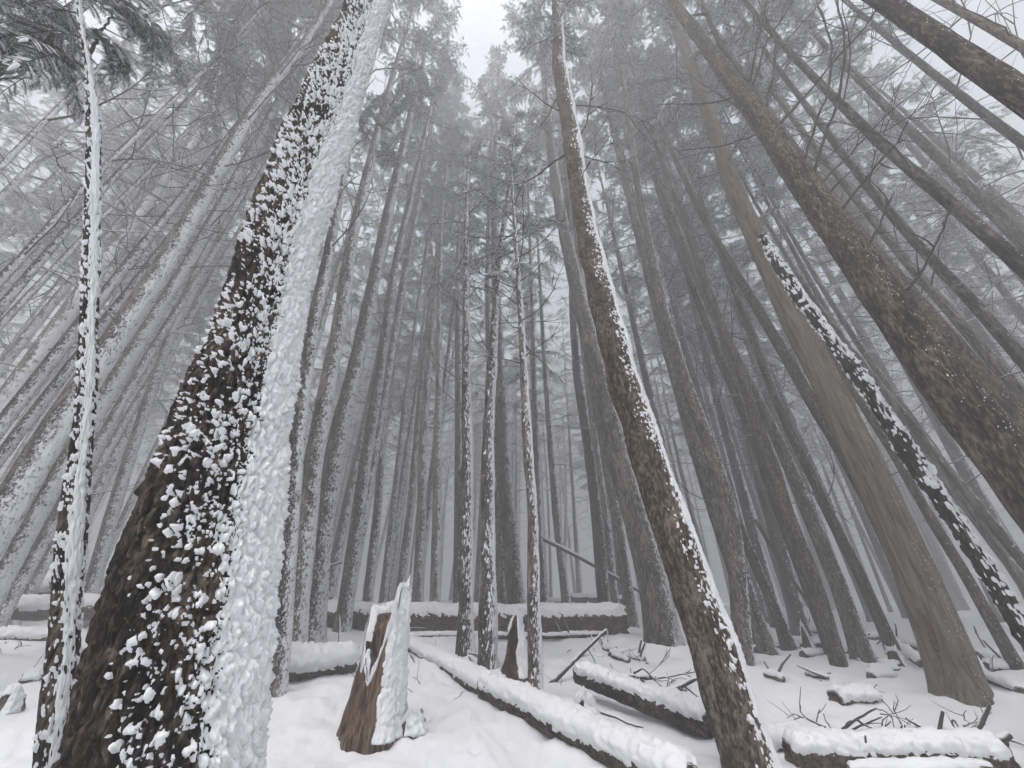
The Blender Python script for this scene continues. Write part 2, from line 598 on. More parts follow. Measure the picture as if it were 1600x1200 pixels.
def assemble(parts, wood):
    V, Q, mi, off = [], [], [], 0
    for v, q, m in parts:
        V.append(v); Q.append(q + off); mi.append(m); off += len(v)
    if wood:
        v, q = tubes(wood, 4)
        V.append(v); Q.append(q + off); mi.append(np.zeros(len(q), int))
    Q = np.concatenate(Q)
    mi = np.concatenate(mi)
    # fan faces were stored as quads with a doubled corner
    tri = Q[:, 2] == Q[:, 3]
    return np.concatenate(V), [Q[~tri], Q[tri][:, :3]], np.concatenate([mi[~tri], mi[tri]])
CROWN_MATS = [M['twig'], M['needle_frost'], M['snow_load']]
def crown_arrays(seed, length, radius, n, spacing=0.19, fl=0.40, templates=FR_FAR, lowbare=0.25):
    rg = np.random.default_rng(seed)
    out = ([], [], [], [])
    wood = []
    az = rg.uniform(0, 6.28)
    for i in range(n):
        t = (i + rg.uniform(-.4, .4)) / n
        t = min(max(t, 0), 0.985)
        az += 2.4 + rg.uniform(-.5, .5)
        prof = (0.45 + 1.6 * t) if t < 0.3 else (1 - (t - 0.3) / 0.7) ** 0.8 * 0.93 + 0.08
        L = radius * prof * rg.uniform(0.65, 1.2)
        el = math.radians(-8 + 38 * t + rg.uniform(-14, 14))
        d = (math.cos(az) * math.cos(el), math.sin(az) * math.cos(el), math.sin(el))
        pts = bend((0, 0, t * length), d, L, 6, droop=rg.uniform(-.75, -.2), wob=.25, rg=rg)
        wood.append((pts, np.linspace(0.012 + 0.011 * L, 0.005, 6)))
        bough_fronds(pts, rg, spacing, fl * (0.6 + 0.25 * L / radius), 0.22, out)
        for k in range(rg.integers(3, 7)):
            j = rg.integers(1, 5)
            d0 = pts[j + 1] - pts[j]
            d0 /= np.linalg.norm(d0)
            sd = np.cross((0, 0, 1), d0) * (1 if k % 2 else -1)
            sub = bend(pts[j] + (pts[j + 1] - pts[j]) * rg.random(), d0 * .75 + sd * rg.uniform(.5, .9), L * rg.uniform(.22, .42), 4, droop=-.5, wob=.2, rg=rg)
            wood.append((sub, np.linspace(0.006 + .003 * L, 0.004, 4)))
            bough_fronds(sub, rg, spacing, fl * .72, 0.15, out)
    return assemble(place_fronds(*out, templates, rg), wood)
CROWNS = []
for i, (ln, rd, nb) in enumerate([(10, 2.0, 30), (10, 2.4, 28), (10, 1.7, 30), (10, 2.6, 27), (10, 2.1, 25), (10, 1.5, 27), (10, 1.9, 19), (10, 2.3, 17), (10, 1.6, 18)]):
    v, f, mi = crown_arrays(100 + i, ln, rd, nb)
    o = mesh_obj('crown', v, f, CROWN_MATS, None, mi, smooth=False)
    CROWNS.append(o.data)
    bpy.data.objects.remove(o)

def dead_branch_polys(axis, z0, z1, n, rg, lmax=1.8, rmax=0.02):
    """bare twiggy branches between two heights of a trunk; axis(z) -> point"""
    polys = []
    az = rg.uniform(0, 6.28)
    for i in range(n):
        z = z0 + (z1 - z0) * ((i + rg.uniform(0, 1)) / n) ** 0.8
        az += 2.4 + rg.uniform(-.8, .8)
        L = lmax * rg.uniform(0.3, 1.0)
        el = math.radians(rg.uniform(-15, 40))
        d = np.array((math.cos(az) * math.cos(el), math.sin(az) * math.cos(el), math.sin(el)))
        pts = bend(axis(z), d, L, 7, droop=rg.uniform(-.6, .9), wob=.35, rg=rg)
        r = rmax * (0.4 + 0.6 * L / lmax)
        polys.append((pts, np.linspace(r, r * .25, 7)))
        for k in range(rg.integers(3, 8)):
            j = rg.integers(2, 6)
            td = (pts[j] - pts[j - 1]) / np.linalg.norm(pts[j] - pts[j - 1]) + rg.normal(size=3) * .7
            tp = bend(pts[j], td, L * rg.uniform(.15, .5), 4, droop=rg.uniform(-.3, .5), wob=.3, rg=rg)
            polys.append((tp, np.linspace(r * .45, r * .15, 4)))
    return polys

# ---------------------------------------------------------------- trees traced from the photograph
def smooth1(a, n):
    if n < 1:
        return a
    k = np.exp(-np.linspace(-2, 2, 2 * n + 1) ** 2)
    k /= k.sum()
    p = np.concatenate([2 * a[0] - a[1:n + 1][::-1], a, 2 * a[-1] - a[-n - 1:-1][::-1]])
    return np.convolve(p, k, 'valid')
TREES = []
def trace(pts, dist=None, H=None, exact=False):
    """pixels -> axis points in the upright plane through the foot, facing the camera; and radii"""
    x0, y0 = pts[0][:2]
    if dist is None:
        P0 = hit(x0, y0)
    else:
        d = ray(x0, y0)
        P0 = EYE + d * dist / np.hypot(d[0], d[1])
    n = np.array([P0[0], P0[1], 0.0])
    n /= np.linalg.norm(n)
    k = (P0 - EYE) @ n
    A, Rr = [], []
    for x, y, *_ in pts:
        d = ray(x, y)
        A.append(EYE + d * k / (d @ n))
    A = np.array(A)
    A[0] = P0
    tang = np.gradient(A, axis=0)
    for i, (x, y, *w) in enumerate(pts):
        if not w:
            Rr.append(np.nan)
            continue
        tv = tang[i] / np.linalg.norm(tang[i])
        v = A[i] - EYE
        s = np.cross(tv, v)
        s /= np.linalg.norm(s)
        q1, _ = project(A[i] + s * .5)
        q2, _ = project(A[i] - s * .5)
        t1, _ = project(A[i] + tv * .2)
        t0, _ = project(A[i] - tv * .2)
        td = t1 - t0
        dq = q1 - q2
        hw = abs(dq[0] * td[1] - dq[1] * td[0]) / (abs(td[1]) + 1e-6)
        Rr.append(0.5 * w[0] / hw)
    return A, np.array(Rr)

def make_tree(pts, label, dist=None, H=None, mat='bark', group=None, name='conifer_tree', cb=None, crown=True, crown_s=1.0,
              dead=10, dead_lo=2.2, dead_len=1.6, K=18, hero=None, flare=0.3, exact=False, broken=False, rmul=1.0, dz=0.35, boughs=(), branches=(), wind=0.0, scar=None):
    A, Rr = trace(pts, dist)
    order = np.argsort(A[:, 2])
    A, Rr = A[order], Rr[order]
    # foot on the snow
    if dist is None:
        B = A[0].copy()
    else:
        sl = (A[1] - A[0]) / max(A[1, 2] - A[0, 2], 1e-3)
        B = A[0].copy()
        for _ in range(4):
            gz = float(ground(B[0], B[1]))
            B = A[0] + sl * (gz - A[0, 2])
    zz = A[:, 2] - B[2]
    ok = ~np.isnan(Rr)
    Dg = 0.3
    for _ in range(4):
        Ht = H or min(max(18 + 40 * Dg, 20), 35)
        tp = np.clip(1 - zz / Ht, 0.03, 1) ** 0.75
        r0 = np.median((Rr / tp)[ok & (zz > 0.25)]) if (ok & (zz > 0.25)).any() else np.nanmedian(Rr)
        Dg = 2 * r0
    r0 *= rmul
    Ht = max(Ht, zz[-1] + (0.02 if broken else 2.0))
    # axis as a function of height
    ax_z = np.concatenate([[-0.6], zz if zz[0] < 0.02 else np.concatenate([[0.0], zz])])
    base_pts = A if zz[0] < 0.02 else np.vstack([B, A])
    lo = base_pts[0] - (base_pts[1] - base_pts[0]) * (0.6 / max(base_pts[1, 2] - base_pts[0, 2], .2)) * 0.6
    ax_p = np.vstack([lo, base_pts]) - B
    if not broken:
        last = (ax_p[-1] - ax_p[-2]) / max(ax_z[-1] - ax_z[-2], 0.3)
        ext, p, z = [], ax_p[-1].copy(), ax_z[-1]
        while z < Ht:
            stp = min(1.0, Ht - z + 1e-3)
            p = p + last * stp * math.exp(-(z - ax_z[-1]) / 4.0)
            z += stp
            ext.append(p.copy())
        ax_p = np.vstack([ax_p, ext]) if ext else ax_p
        ax_z = np.concatenate([ax_z, ax_z[-1] + np.cumsum([1.0] * (len(ext) - 1) + [Ht - ax_z[-1] - (len(ext) - 1)])]) if ext else ax_z
    fz = np.linspace(-0.6, ax_z[-1], 400)
    fx = smooth1(np.interp(fz, ax_z, ax_p[:, 0]), 9)
    fy = smooth1(np.interp(fz, ax_z, ax_p[:, 1]), 9)
    if exact:
        rz = np.concatenate([zz[ok], [Ht]])
        rv = np.concatenate([Rr[ok], [0.03]])
        fr = smooth1(np.interp(fz, rz, rv), 14)
    else:
        fr = r0 * np.clip(1 - fz / Ht, 0.02, 1.0) ** 0.75
        if broken:
            fr = r0 * np.clip(1 - 0.55 * fz / Ht, 0.3, 1)
    rg = np.random.default_rng(int(abs(pts[0][0] * 7 + pts[0][1] * 13)) + 5)
    axis = lambda z: np.array([np.interp(z, fz, fx), np.interp(z, fz, fy), z])
    root = thing(name, B, label, 'tree', group)
    # heights of the rings
    if hero:
        zs, z = [], -0.5
        foot = np.hypot(B[0], B[1])
        while z < ax_z[-1]:
            zs.append(z)
            e = abs(z + B[2] - EYE[2])
            z += hero['dz'] * math.hypot(foot, e)
        zs = np.array(zs + [ax_z[-1]])
    else:
        zs = np.unique(np.concatenate([np.array([-.5, -.2, 0, .06, .14, .24, .38, .55, .8]), np.arange(1.1, ax_z[-1], dz), [ax_z[-1]]]))
    C = np.stack([np.interp(zs, fz, fx), np.interp(zs, fz, fy), zs], -1)
    R0 = np.interp(zs, fz, fr)
    if hero:
        phi = math.atan2(-B[1], -B[0])
        u = np.linspace(-1, 1, hero['K'], endpoint=False)
        th = phi + math.pi * (0.55 * u + 0.45 * u ** 3)
    else:
        th = np.arange(K) * 2 * math.pi / K + rg.uniform(0, 1)
    k = len(th)
    dirs = np.stack([np.cos(th), np.sin(th), np.zeros(k)], -1)[None].repeat(len(zs), 0)
    lob = 0
    for q in range(3):
        lob = lob + 0.5 * np.cos(th * (2 + q) + rg.uniform(0, 6.28)) / (1 + .4 * q)
    fl = flare * np.exp(-np.maximum(zs, -.2) / (0.2 + .6 * r0))[:, None] * (1 + 0.8 * lob[None])
    S3 = np.concatenate([dirs[..., :2] * R0[:, None, None], np.broadcast_to(zs[:, None, None], (len(zs), k, 1))], -1) + rg.uniform(0, 50, 3)
    if hero:
        f1, f2, rid = worley(S3 * np.array([1, 1, hero.get('zs', .45)]) / hero['cell'])
        plate = sstep(0.0, 0.24, f2 - f1 + .05 * perlin(S3 * 60))
        disp = hero['amp'] * (plate * (0.45 + 0.55 * rid) - 0.5)
        disp += hero['amp'] * 0.5 * fbm(S3 * np.array([1, 1, .5]) * 34, 2)
        disp += 0.03 * R0[:, None] / max(R0[0], .1) * perlin(S3 * 2.2)
    else:
        disp = R0[:, None] * (0.05 * perlin(S3 * np.array([1, 1, .3]) * 7) + 0.05 * perlin(S3 * 3.0))
    R = R0[:, None] * (1 + fl) + disp
    if scar:                                              # an old wound: (angle from the viewer's side, height, half-width, half-height, depth)
        sa, sz, sw_, sh_, sd_ = scar
        ra_ = (th - math.atan2(-B[1], -B[0]) - sa + math.pi) % (2 * math.pi) - math.pi
        def wound(a_, z_):
            return np.exp(-((a_ / sw_) ** 2 + ((z_ - sz) / sh_) ** 2) ** 2)
        R = R - sd_ * wound(ra_[None], zs[:, None])
    P = C[:, None] + dirs * R[..., None]
    quads = grid_quads(len(zs), k)
    nv = len(zs) * k
    capf = np.stack([nv - k + np.arange(k), nv - k + (np.arange(k) + 1) % k, np.full(k, nv)], -1)
    Vv = np.vstack([P.reshape(-1, 3), C[-1] + np.array([0, 0, 0.02 if broken else 0.05])])
    mesh_obj('trunk', Vv, [quads, capf], M[mat], root)
    if scar:
        gu, gv = np.meshgrid(np.linspace(-1, 1, 11), np.linspace(-1, 1, 21))
        edge = .72 + .14 * perlin(np.stack([gu * 2.1, gv * 3.1, gu * 0 + 4.4], -1))
        aa = gu * sw_ * edge * np.sqrt(np.clip(1 - gv ** 2, 0.01, 1))
        zz_ = sz + gv * sh_ * .8
        thp = aa + sa + math.atan2(-B[1], -B[0])
        rr_ = np.interp(zz_, zs, R0) * (1 + flare * np.exp(-zz_ / (0.2 + .6 * r0)) * .6) - sd_ * wound(aa, zz_) * .8 + .012 + .006 * perlin(np.stack([aa * 90, zz_ * 6, aa * 0], -1))
        Cp = np.stack([np.interp(zz_, fz, fx), np.interp(zz_, fz, fy), zz_], -1)
        pp_ = Cp + np.stack([np.cos(thp) * rr_, np.sin(thp) * rr_, 0 * rr_], -1)
        so = mesh_obj('bark_scar', pp_, [grid_quads(21, 11, False)], M['wood_red'], root)
        so['label'] = 'dark reddish hollow scar in the bark'
    if hero and hero.get('snow'):
        sw = hero['snow']
        wdir = np.array([math.cos(wind), math.sin(wind), 0])
        md = (dirs * wdir).sum(-1)
        hgt = sstep(0.3, 3.5, zs)[:, None]
        warp = 0.35 * sw['clump'] * np.stack([perlin(S3 / sw['clump'] * .9 + q * 11.1) for q in range(3)], -1)
        f1, f2, rid = worley((S3 + warp) * np.array([1, 1, .9]) / sw['clump'] + 7.7)
        g1, g2, rid2 = worley((S3 + warp) / (sw['clump'] * 0.5) + 2.2)
        hh1 = fbm(S3 / (sw['clump'] * .3), 2)
        blob = (1 - f1 * 1.3)
        sm = (1 - g1 * 1.3)
        blob = np.minimum(blob, (f2 - f1) * 2.6 - .12)
        sm = np.minimum(sm, (g2 - g1) * 2.6 - .12)
        big = perlin(S3 * 2.1 + 4.4)
        full = sstep(sw['full'][0], sw['full'][1], md + 0.07 * big + 0.10 * (rid - .5) + 0.06 * hh1 + sw.get('up', 0.12) * .35 * (hgt - .4))
        prob = np.clip(sw['sc'] + 0.40 * (md + 0.3) + sw.get('up', .12) * 1.6 * (hgt - .4) + 0.22 * big, 0.0, 1)
        prob = prob * (0.75 + 0.5 * sstep(-.5, .6, perlin(S3 * 7.0 + 1.7)))
        scat = np.maximum(np.where(rid < prob, blob * 1.1 - .10 + .25 * sm, -0.3), np.where(rid2 < prob * .9, sm * .9 - .16, -.3)) * 1.2 + .16 * hh1
        T = np.maximum(full * (0.40 + 0.52 * blob + 0.34 * sm + .22 * hh1), scat)
        T = T * sw['t']
        T[zs < -0.1] = -1
        T = np.where(T > 0.0015, T, -1)
        crust('snow_crust', P, dirs, T, M['snow'], root)
    if dead:
        top = cb if cb else Ht * 0.5
        polys = dead_branch_polys(axis, dead_lo, max(top + 1.5, dead_lo + 1), int(dead * 1.8), rg, dead_len * 1.25, 0.015 + .02 * r0)
        v, q = tubes(polys, 4)
        o = mesh_obj('dead_branches', v, [q], M['twig'], root)
        o['kind'] = 'stuff'
    if branches or boughs:
        n = np.array([B[0], B[1], 0.0])
        kk = np.linalg.norm(n)
        n /= kk
        def plane(px, py, push=0.0):
            d = ray(px, py)
            return EYE + d * ((kk + push) / (d @ n)) - B
    for line, w in branches:
        pu = rg.uniform(-.25, .25)
        raw = np.array([plane(x, y, pu * i / len(line)) for i, (x, y) in enumerate(line)])
        t = np.linspace(0, 1, len(line))
        tt = np.linspace(0, 1, 4 * len(line))
        pp = np.stack([smooth1(np.interp(tt, t, raw[:, c]), 2) for c in range(3)], -1)
        pp += rg.normal(size=pp.shape) * 0.006
        if np.linalg.norm(pp[0] - axis(pp[0][2])) < 0.8:
            pp = np.vstack([axis(pp[0][2]) * .8 + pp[0] * .2, pp])
        _, dep = project(pp[0] + B)
        r = 0.5 * w * dep / FPX
        polys = [(pp, np.linspace(r, r * .4, len(pp)))]
        for _ in range(rg.integers(1, 4) if len(line) > 2 else 0):
            j = rg.integers(len(pp) // 3, len(pp) - 1)
            td = pp[j] - pp[j - 1]
            td = td / np.linalg.norm(td) + rg.normal(size=3) * .6
            polys.append((bend(pp[j], td, rg.uniform(.15, .5), 5, .2, .3, rg), np.linspace(r * .45, r * .15, 5)))
        v, q = tubes(polys, 4)
        mesh_obj('branch', v, [q], M['twig_bare'], root)
    for line, w, fln in boughs:
        raw = np.array([plane(x, y, rg.uniform(-.3, .3)) for i, (x, y) in enumerate(line)])
        t = np.linspace(0, 1, len(line))
        tt = np.linspace(0, 1, 10)
        pp = np.stack([np.interp(tt, t, raw[:, c]) for c in range(3)], -1)
        _, dep = project(pp[0] + B)
        r = 0.5 * w * dep / FPX
        wood = [(pp, np.linspace(r, r * .3, 10))]
        out = ([], [], [], [])
        bough_fronds(pp, rg, fln * .3, fln, 0.12, out)
        for _ in range(5):
            j = rg.integers(2, 9)
            td = pp[j] - pp[j - 1]
            td = td / np.linalg.norm(td) + rg.normal(size=3) * .7 + np.array([0, 0, -.4])
            sp = bend(pp[j], td, rg.uniform(.5, 1.1) * fln * 3, 6, -.8, .2, rg)
            wood.append((sp, np.linspace(r * .5, r * .2, 6)))
            bough_fronds(sp, rg, fln * .3, fln * .85, 0.1, out)
        v, f, mi = assemble(place_fronds(*out, FR_NEAR, rg), wood)
        mesh_obj('bough', v, f, [M['twig_bare'], M['needle'], M['snow_load']], root, mi, smooth=False)
    if crown and not broken:
        c0 = cb if cb else Ht * rg.uniform(.50, .60)
        near = math.hypot(B[0], B[1]) < 9.0
        data = CROWNS[rg.integers(6, 9)] if near else CROWNS[rg.integers(0, 6)]
        o = bpy.data.objects.new('crown', data)
        COL.objects.link(o)
        o.parent = root
        a0, a1 = axis(c0), axis(Ht)
        o.location = a0
        qd = Vector(a1 - a0).to_track_quat('Z', 'Y')
        o.rotation_mode = 'QUATERNION'
        o.rotation_quaternion = qd @ Matrix.Rotation(rg.uniform(0, 6.28), 3, 'Z').to_quaternion()
        s = rg.uniform(.85, 1.15) * crown_s * (0.7 + 1.0 * min(r0 * 2, .5))
        o.scale = (s, s, (Ht - c0) / 9.7)
    BUMPS.append((B[0], B[1], 0.05 + 0.12 * r0, max(0.28, r0 * 2.6)))
    TREES.append((B[0], B[1], r0))
    return root

# near, distinctive trees -----------------------------------------------------------------------
make_tree([(265, 1200, 340), (300, 969, 284), (330, 800, 229), (346, 737, 212), (385, 600, 167), (432, 400, 133), (501, 200, 110), (540, 100, 87), (578, 0, 66)],
          'massive rough-barked conifer trunk plastered with lumpy snow on one flank', dist=1.97, H=24, mat='bark_hero', exact=True,
          cb=15, dead=5, dead_lo=9, flare=0.12, crown_s=0.8,
          hero=dict(K=440, dz=0.0030, cell=0.034, amp=0.021, zs=.42,
                    snow=dict(clump=0.028, t=0.022, full=(0.77, 0.97), sc=0.06, up=0.13)))
make_tree([(78, 1200, 68), (99, 1030, 63), (112, 850, 52), (123, 740, 44), (136, 600, 40), (143, 400, 35), (147, 200, 24), (138, 100, 14), (128, 50, 10), (122, 0, 8)],
          'slim reddish young conifer with a snow streak, close beside the massive trunk', dist=2.75, H=8.2, mat='bark_hero', exact=True,
          crown=False, dead=0, flare=0.1, wind=-0.55,
          hero=dict(K=130, dz=0.005, cell=0.022, amp=0.005, zs=.25,
                    snow=dict(clump=0.026, t=0.015, full=(0.80, 1.08), sc=0.0, up=0.08)),
          branches=[([(141, 87), (152, 60), (160, 45), (175, 28), (190, -5)], 6), ([(182, 20), (215, 32), (235, 40)], 3),
                    ([(133, 105), (105, 90), (85, 70)], 3), ([(128, 60), (112, 25), (100, -5)], 4),
                    ([(135, 275), (105, 270), (88, 250), (85, 235), (92, 225), (103, 225)], 2)],
          boughs=[([(133, 105), (90, 82), (30, 100)], 3, .17), ([(128, 60), (70, 40), (-10, 60)], 3, .18), ([(175, 28), (215, 32), (255, 70)], 3, .15),
                  ([(122, 0), (170, -5), (215, -10)], 3, .17), ([(120, 20), (60, 10), (0, 15)], 3, .18), ([(150, 60), (185, 70), (190, 95)], 2, .12)])
make_tree([(1178, 1228, 84), (1170, 1200, 82), (1143, 1104, 79), (1110, 1000, 78), (1076, 900, 71), (1041, 800, 62), (1006, 700, 55), (976, 600, 51), (948, 500, 44), (924, 400, 36), (905, 300, 29), (891, 200, 27), (873, 100, 21), (870, 0, 15)],
          'leaning dark brown conifer with scaly bark and a white snow edge, beside the half-buried log', H=18, mat='bark_hero', exact=True,
          cb=12.5, dead=5, dead_lo=6.5, flare=0.08, crown_s=.8,
          hero=dict(K=200, dz=0.0042, cell=0.03, amp=0.010, zs=.45,
                    snow=dict(clump=0.032, t=0.020, full=(0.56, 0.80), sc=-0.08, up=0.06)),
          branches=[([(905, 215), (918, 190), (925, 140), (922, 100)], 4), ([(884, 240), (840, 275), (805, 290)], 4)])
H4B = [([(1195, 190), (1168, 130), (1143, 97), (1120, 60), (1108, 30), (1093, -12)], 16),
       ([(1217, 195), (1245, 165), (1300, 100), (1345, 50), (1385, -5)], 5), ([(1272, 272), (1285, 220), (1312, 150), (1320, 100), (1317, 40), (1302, -10)], 6),
       ([(1257, 250), (1272, 200), (1295, 140), (1300, 80), (1288, 30), (1275, 0)], 5), ([(1197, 168), (1210, 110), (1214, 70), (1200, 35), (1185, 0)], 5),
       ([(1172, 125), (1185, 60), (1198, 0)], 6), ([(1178, 130), (1196, 70), (1215, 40), (1240, 0)], 5), ([(1160, 148), (1120, 160), (1080, 163), (1035, 163)], 5),
       ([(1190, 208), (1130, 228), (1060, 236)], 4), ([(1188, 190), (1135, 155), (1070, 112)], 4), ([(1280, 290), (1320, 250), (1370, 195), (1412, 157)], 4),
       ([(1315, 325), (1345, 290), (1380, 245), (1412, 218)], 6), ([(1297, 300), (1342, 255)], 4), ([(1355, 388), (1375, 350), (1397, 300)], 5),
       ([(1408, 458), (1430, 440), (1448, 410), (1470, 365), (1490, 318)], 6), ([(1470, 545), (1485, 525)], 7), ([(1500, 583), (1510, 577)], 7), ([(1540, 628), (1550, 616)], 7)]
make_tree([(1550, 690, 100), (1477, 600, 88), (1335, 400, 74), (1264, 300, 62), (1198, 200, 54), (1125, 100, 40), (1060, 15, 28)],
          'thick dark leaning conifer bristling with bare snapped-off branches', dist=5.2, H=22, mat='bark_lee', K=64, dz=.1, cb=14.5, dead=0, flare=.2, branches=H4B)
make_tree([(1505, 1095, 84), (1474, 1000, 70), (1433, 900, 66), (1387, 800, 62), (1340, 700, 59), (1293, 600, 55), (1240, 500, 51), (1195, 400, 45), (1148, 300, 34), (1115, 200, 28)],
          'smooth olive-brown conifer trunk with a hollow scar at its foot', mat='bark_olive', K=110, dz=.06, scar=(-.42, .62, .24, .30, .07), flare=.38, dead=5, dead_lo=8, cb=14)
make_tree([(1594, 975, 40), (1548, 900, 38), (1468, 781, 40), (1414, 700, 36), (1350, 600, 34), (1276, 500, 28), (1245, 460, 24), (1210, 405, 20), (1191, 368, 14)],
          'thin crooked trunk with snapped top, shaggy with moss and snow tufts', dist=5.6, mat='bark_hero', broken=True, crown=False, dead=0, rmul=.92, flare=.1,
          hero=dict(K=90, dz=0.006, cell=0.05, amp=0.022, zs=.8, snow=dict(clump=0.05, t=0.032, full=(0.66, 0.95), sc=0.36, up=0.0)))
make_tree([(1163, 1042, 22), (1156, 950, 26), (1153, 900, 26), (1141, 800, 25), (1110, 700, 24), (1072, 600, 21), (1040, 500, 18), (1018, 400, 16), (998, 300, 13), (985, 200, 10)],
          'dark S-curved conifer trunk rising behind the leaning scaly trunk', mat='bark', K=28, dz=.12, flare=.05, dead=14, dead_lo=6)
make_tree([(1040, 1012, 60), (1018, 900, 50), (990, 800, 46), (962, 700, 38), (938, 600, 30), (908, 480, 23), (890, 400, 19)],
          'stout flared conifer behind the broken end of the big fallen log', mat='bark_dusty', K=36, dz=.12, flare=.35, dead=10)
make_tree([(1195, 1028, 52), (1155, 900, 38), (1120, 800, 30), (1088, 700, 26), (1060, 600, 22)],
          'broad-footed conifer behind the S-curved trunk', mat='bark', K=30, dz=.15, flare=.3, dead=8)
make_tree([(1234, 1019, 30), (1213, 957, 22), (1196, 919, 19), (1162, 840, 16), (1125, 740, 14), (1090, 640, 12)],
          'slender conifer with a swollen foot next to the broad-footed one', mat='bark', flare=.4)
make_tree([(1313, 1045, 27), (1270, 900, 23), (1229, 800, 20), (1208, 724, 19), (1185, 670, 19), (1151, 562, 18), (1121, 494, 16), (1094, 420, 14)],
          'straight grey conifer with a clean cut-looking foot in open snow', mat='bark_lee', K=26, dz=.2, flare=.08, dead=12, dead_lo=4)
make_tree([(1352, 1036, 48), (1305, 900, 31), (1262, 800, 25), (1242, 748, 23), (1212, 680, 22), (1171, 602, 20), (1130, 520, 17)],
          'grey conifer with wide buttressed foot holding a snow pocket', mat='bark', K=30, dz=.2, flare=.5, dead=8)
make_tree([(1402, 1031, 26), (1345, 900, 19), (1293, 800, 16), (1262, 731, 16), (1235, 677, 16), (1205, 609, 15), (1175, 528, 13)],
          'slim grey conifer beside the buttressed trunk and a little stump', mat='bark_lee', flare=.15)
make_tree([(1470, 1015, 24), (1357, 778, 25), (1316, 704, 25), (1269, 629, 24), (1229, 559, 23), (1181, 478, 21), (1134, 400, 18)],
          'straight dark trunk just behind the olive trunk with the scar', mat='bark_lee', dist=9.5, K=26, dz=.2, dead=10, dead_lo=5)
make_tree([(1590, 1045, 26), (1510, 900, 21), (1448, 800, 18), (1397, 710, 17), (1337, 616, 15)],
          'slim foggy conifer behind the shaggy crooked trunk', mat='bark_lee', dist=10.5)
make_tree([(1219, 800, 18), (1208, 771, 18), (1185, 704, 18), (1158, 636, 17), (1121, 552, 15), (1080, 444, 12)],
          'pale slender conifer leaning in among the foggy trunks past the leaning scaly trunk', mat='bark_dusty', dist=11)
# right edge
make_tree([(1600, 152, 96), (1482, 71, 86), (1377, 0, 74)], 'heavy dark trunk crossing high overhead beside the branchy leaning conifer', dist=4.6, H=21, mat='bark_lee', K=48, dz=.12, cb=15, dead=6, dead_lo=9, flare=.2)
make_tree([(1600, 74, 40), (1535, 36, 36), (1468, 0, 32)], 'thin dark trunk just beyond the heavy overhead one', dist=7, H=20, mat='bark_lee', dead=8, dead_lo=7)
make_tree([(1566, 388, 36), (1465, 300, 34), (1397, 243, 32), (1350, 199, 30), (1310, 159, 26)], 'mossy snow-speckled trunk rising parallel behind the branchy leaning conifer', dist=6.6, mat='bark', K=30, dz=.15, cb=12.5, dead=9, dead_lo=6)
make_tree([(1600, 565, 32), (1520, 472, 29), (1450, 400, 26), (1370, 310, 24), (1290, 205, 20)], 'dark snow-dusted trunk, nearer one of a close pair of slim conifers', dist=8.2, mat='bark', K=24, dz=.2, dead=10, dead_lo=5)
make_tree([(1600, 622, 26), (1505, 510, 24), (1418, 410, 22), (1345, 320, 20), (1262, 215, 17)], 'grey trunk, farther one of a close pair of slim conifers', dist=9.2, mat='bark', K=22, dz=.2, dead=10, dead_lo=5)
make_tree([(1600, 660, 42), (1499, 544, 37), (1431, 468, 34), (1374, 400, 31)], 'broad pale-fogged trunk directly behind the branchy leaning conifer', dist=8.6, mat='bark_lee', K=28, dz=.2)
make_tree([(1600, 380, 36), (1490, 270, 30), (1387, 169, 25)], 'hazy grey trunk in the light gap past the mossy parallel one', dist=11, mat='bark', dead=14, dead_lo=5, dead_len=2.4)
make_tree([(1600, 225, 34), (1540, 180, 30), (1492, 142, 26)], 'faded trunk in bright fog below the heavy overhead one', dist=10, mat='bark', dead=12, dead_lo=5, dead_len=2.4)
RG = 'foggy slim trunks on the far right'
for pts, d in ([((1590, 900, 22), (1522, 800, 20), (1465, 710, 18), (1411, 636, 16)), 13], [((1560, 830, 20), (1438, 680, 18), (1364, 589, 16)), 12],
               [((1440, 700, 18), (1350, 582, 15), (1310, 518, 13), (1276, 457, 11)), 14]):
    make_tree(list(pts), 'slim conifer dimmed by fog in the gap behind the shaggy crooked trunk', dist=d, mat='bark_far', group=RG, K=14, dz=.4)

# left edge
make_tree([(34, 758, 67), (68, 700, 59), (134, 600, 50), (200, 500, 48), (266, 400, 46), (322, 300, 43), (378, 200, 38), (417, 140, 30), (469, 78, 20), (506, 17, 14)],
          'big leaning conifer dusted white along its length, partly behind the slim reddish one', dist=7.6, mat='bark_dusty', cb=16, dead=22, dead_lo=8, dead_len=2.4, flare=.25,
          K=60, dz=.1, boughs=[([(400, -10), (360, 40), (342, 110), (336, 168)], 3, .26), ([(330, -10), (300, 20), (290, 60)], 3, .24), ([(385, 120), (350, 95), (330, 130)], 3, .22)])
make_tree([(5, 900, 42), (58, 800, 36), (118, 700, 33), (177, 600, 32), (239, 500, 28), (300, 400, 24), (345, 320, 22), (400, 220, 18)],
          'white-coated conifer pressed against the big leaning dusted one', dist=9.6, mat='bark_dusty', K=36, dz=.12, dead=12, dead_lo=6, flare=.3)
make_tree([(0, 667, 36), (51, 602, 33), (111, 525, 28), (210, 400, 22), (290, 300, 17)], 'snow-powdered conifer, upper of two parallel trunks past the slim reddish one', dist=8.5, mat='bark_dusty', K=26, dz=.2, dead=14, dead_lo=5)
make_tree([(0, 715, 30), (85, 605, 25), (150, 520, 21), (220, 430, 18)], 'snow-powdered conifer, lower of two parallel trunks past the slim reddish one', dist=9.5, mat='bark_dusty', K=24, dz=.2, dead=14, dead_lo=5)
LG = 'bundle of parallel trunks high on the left'
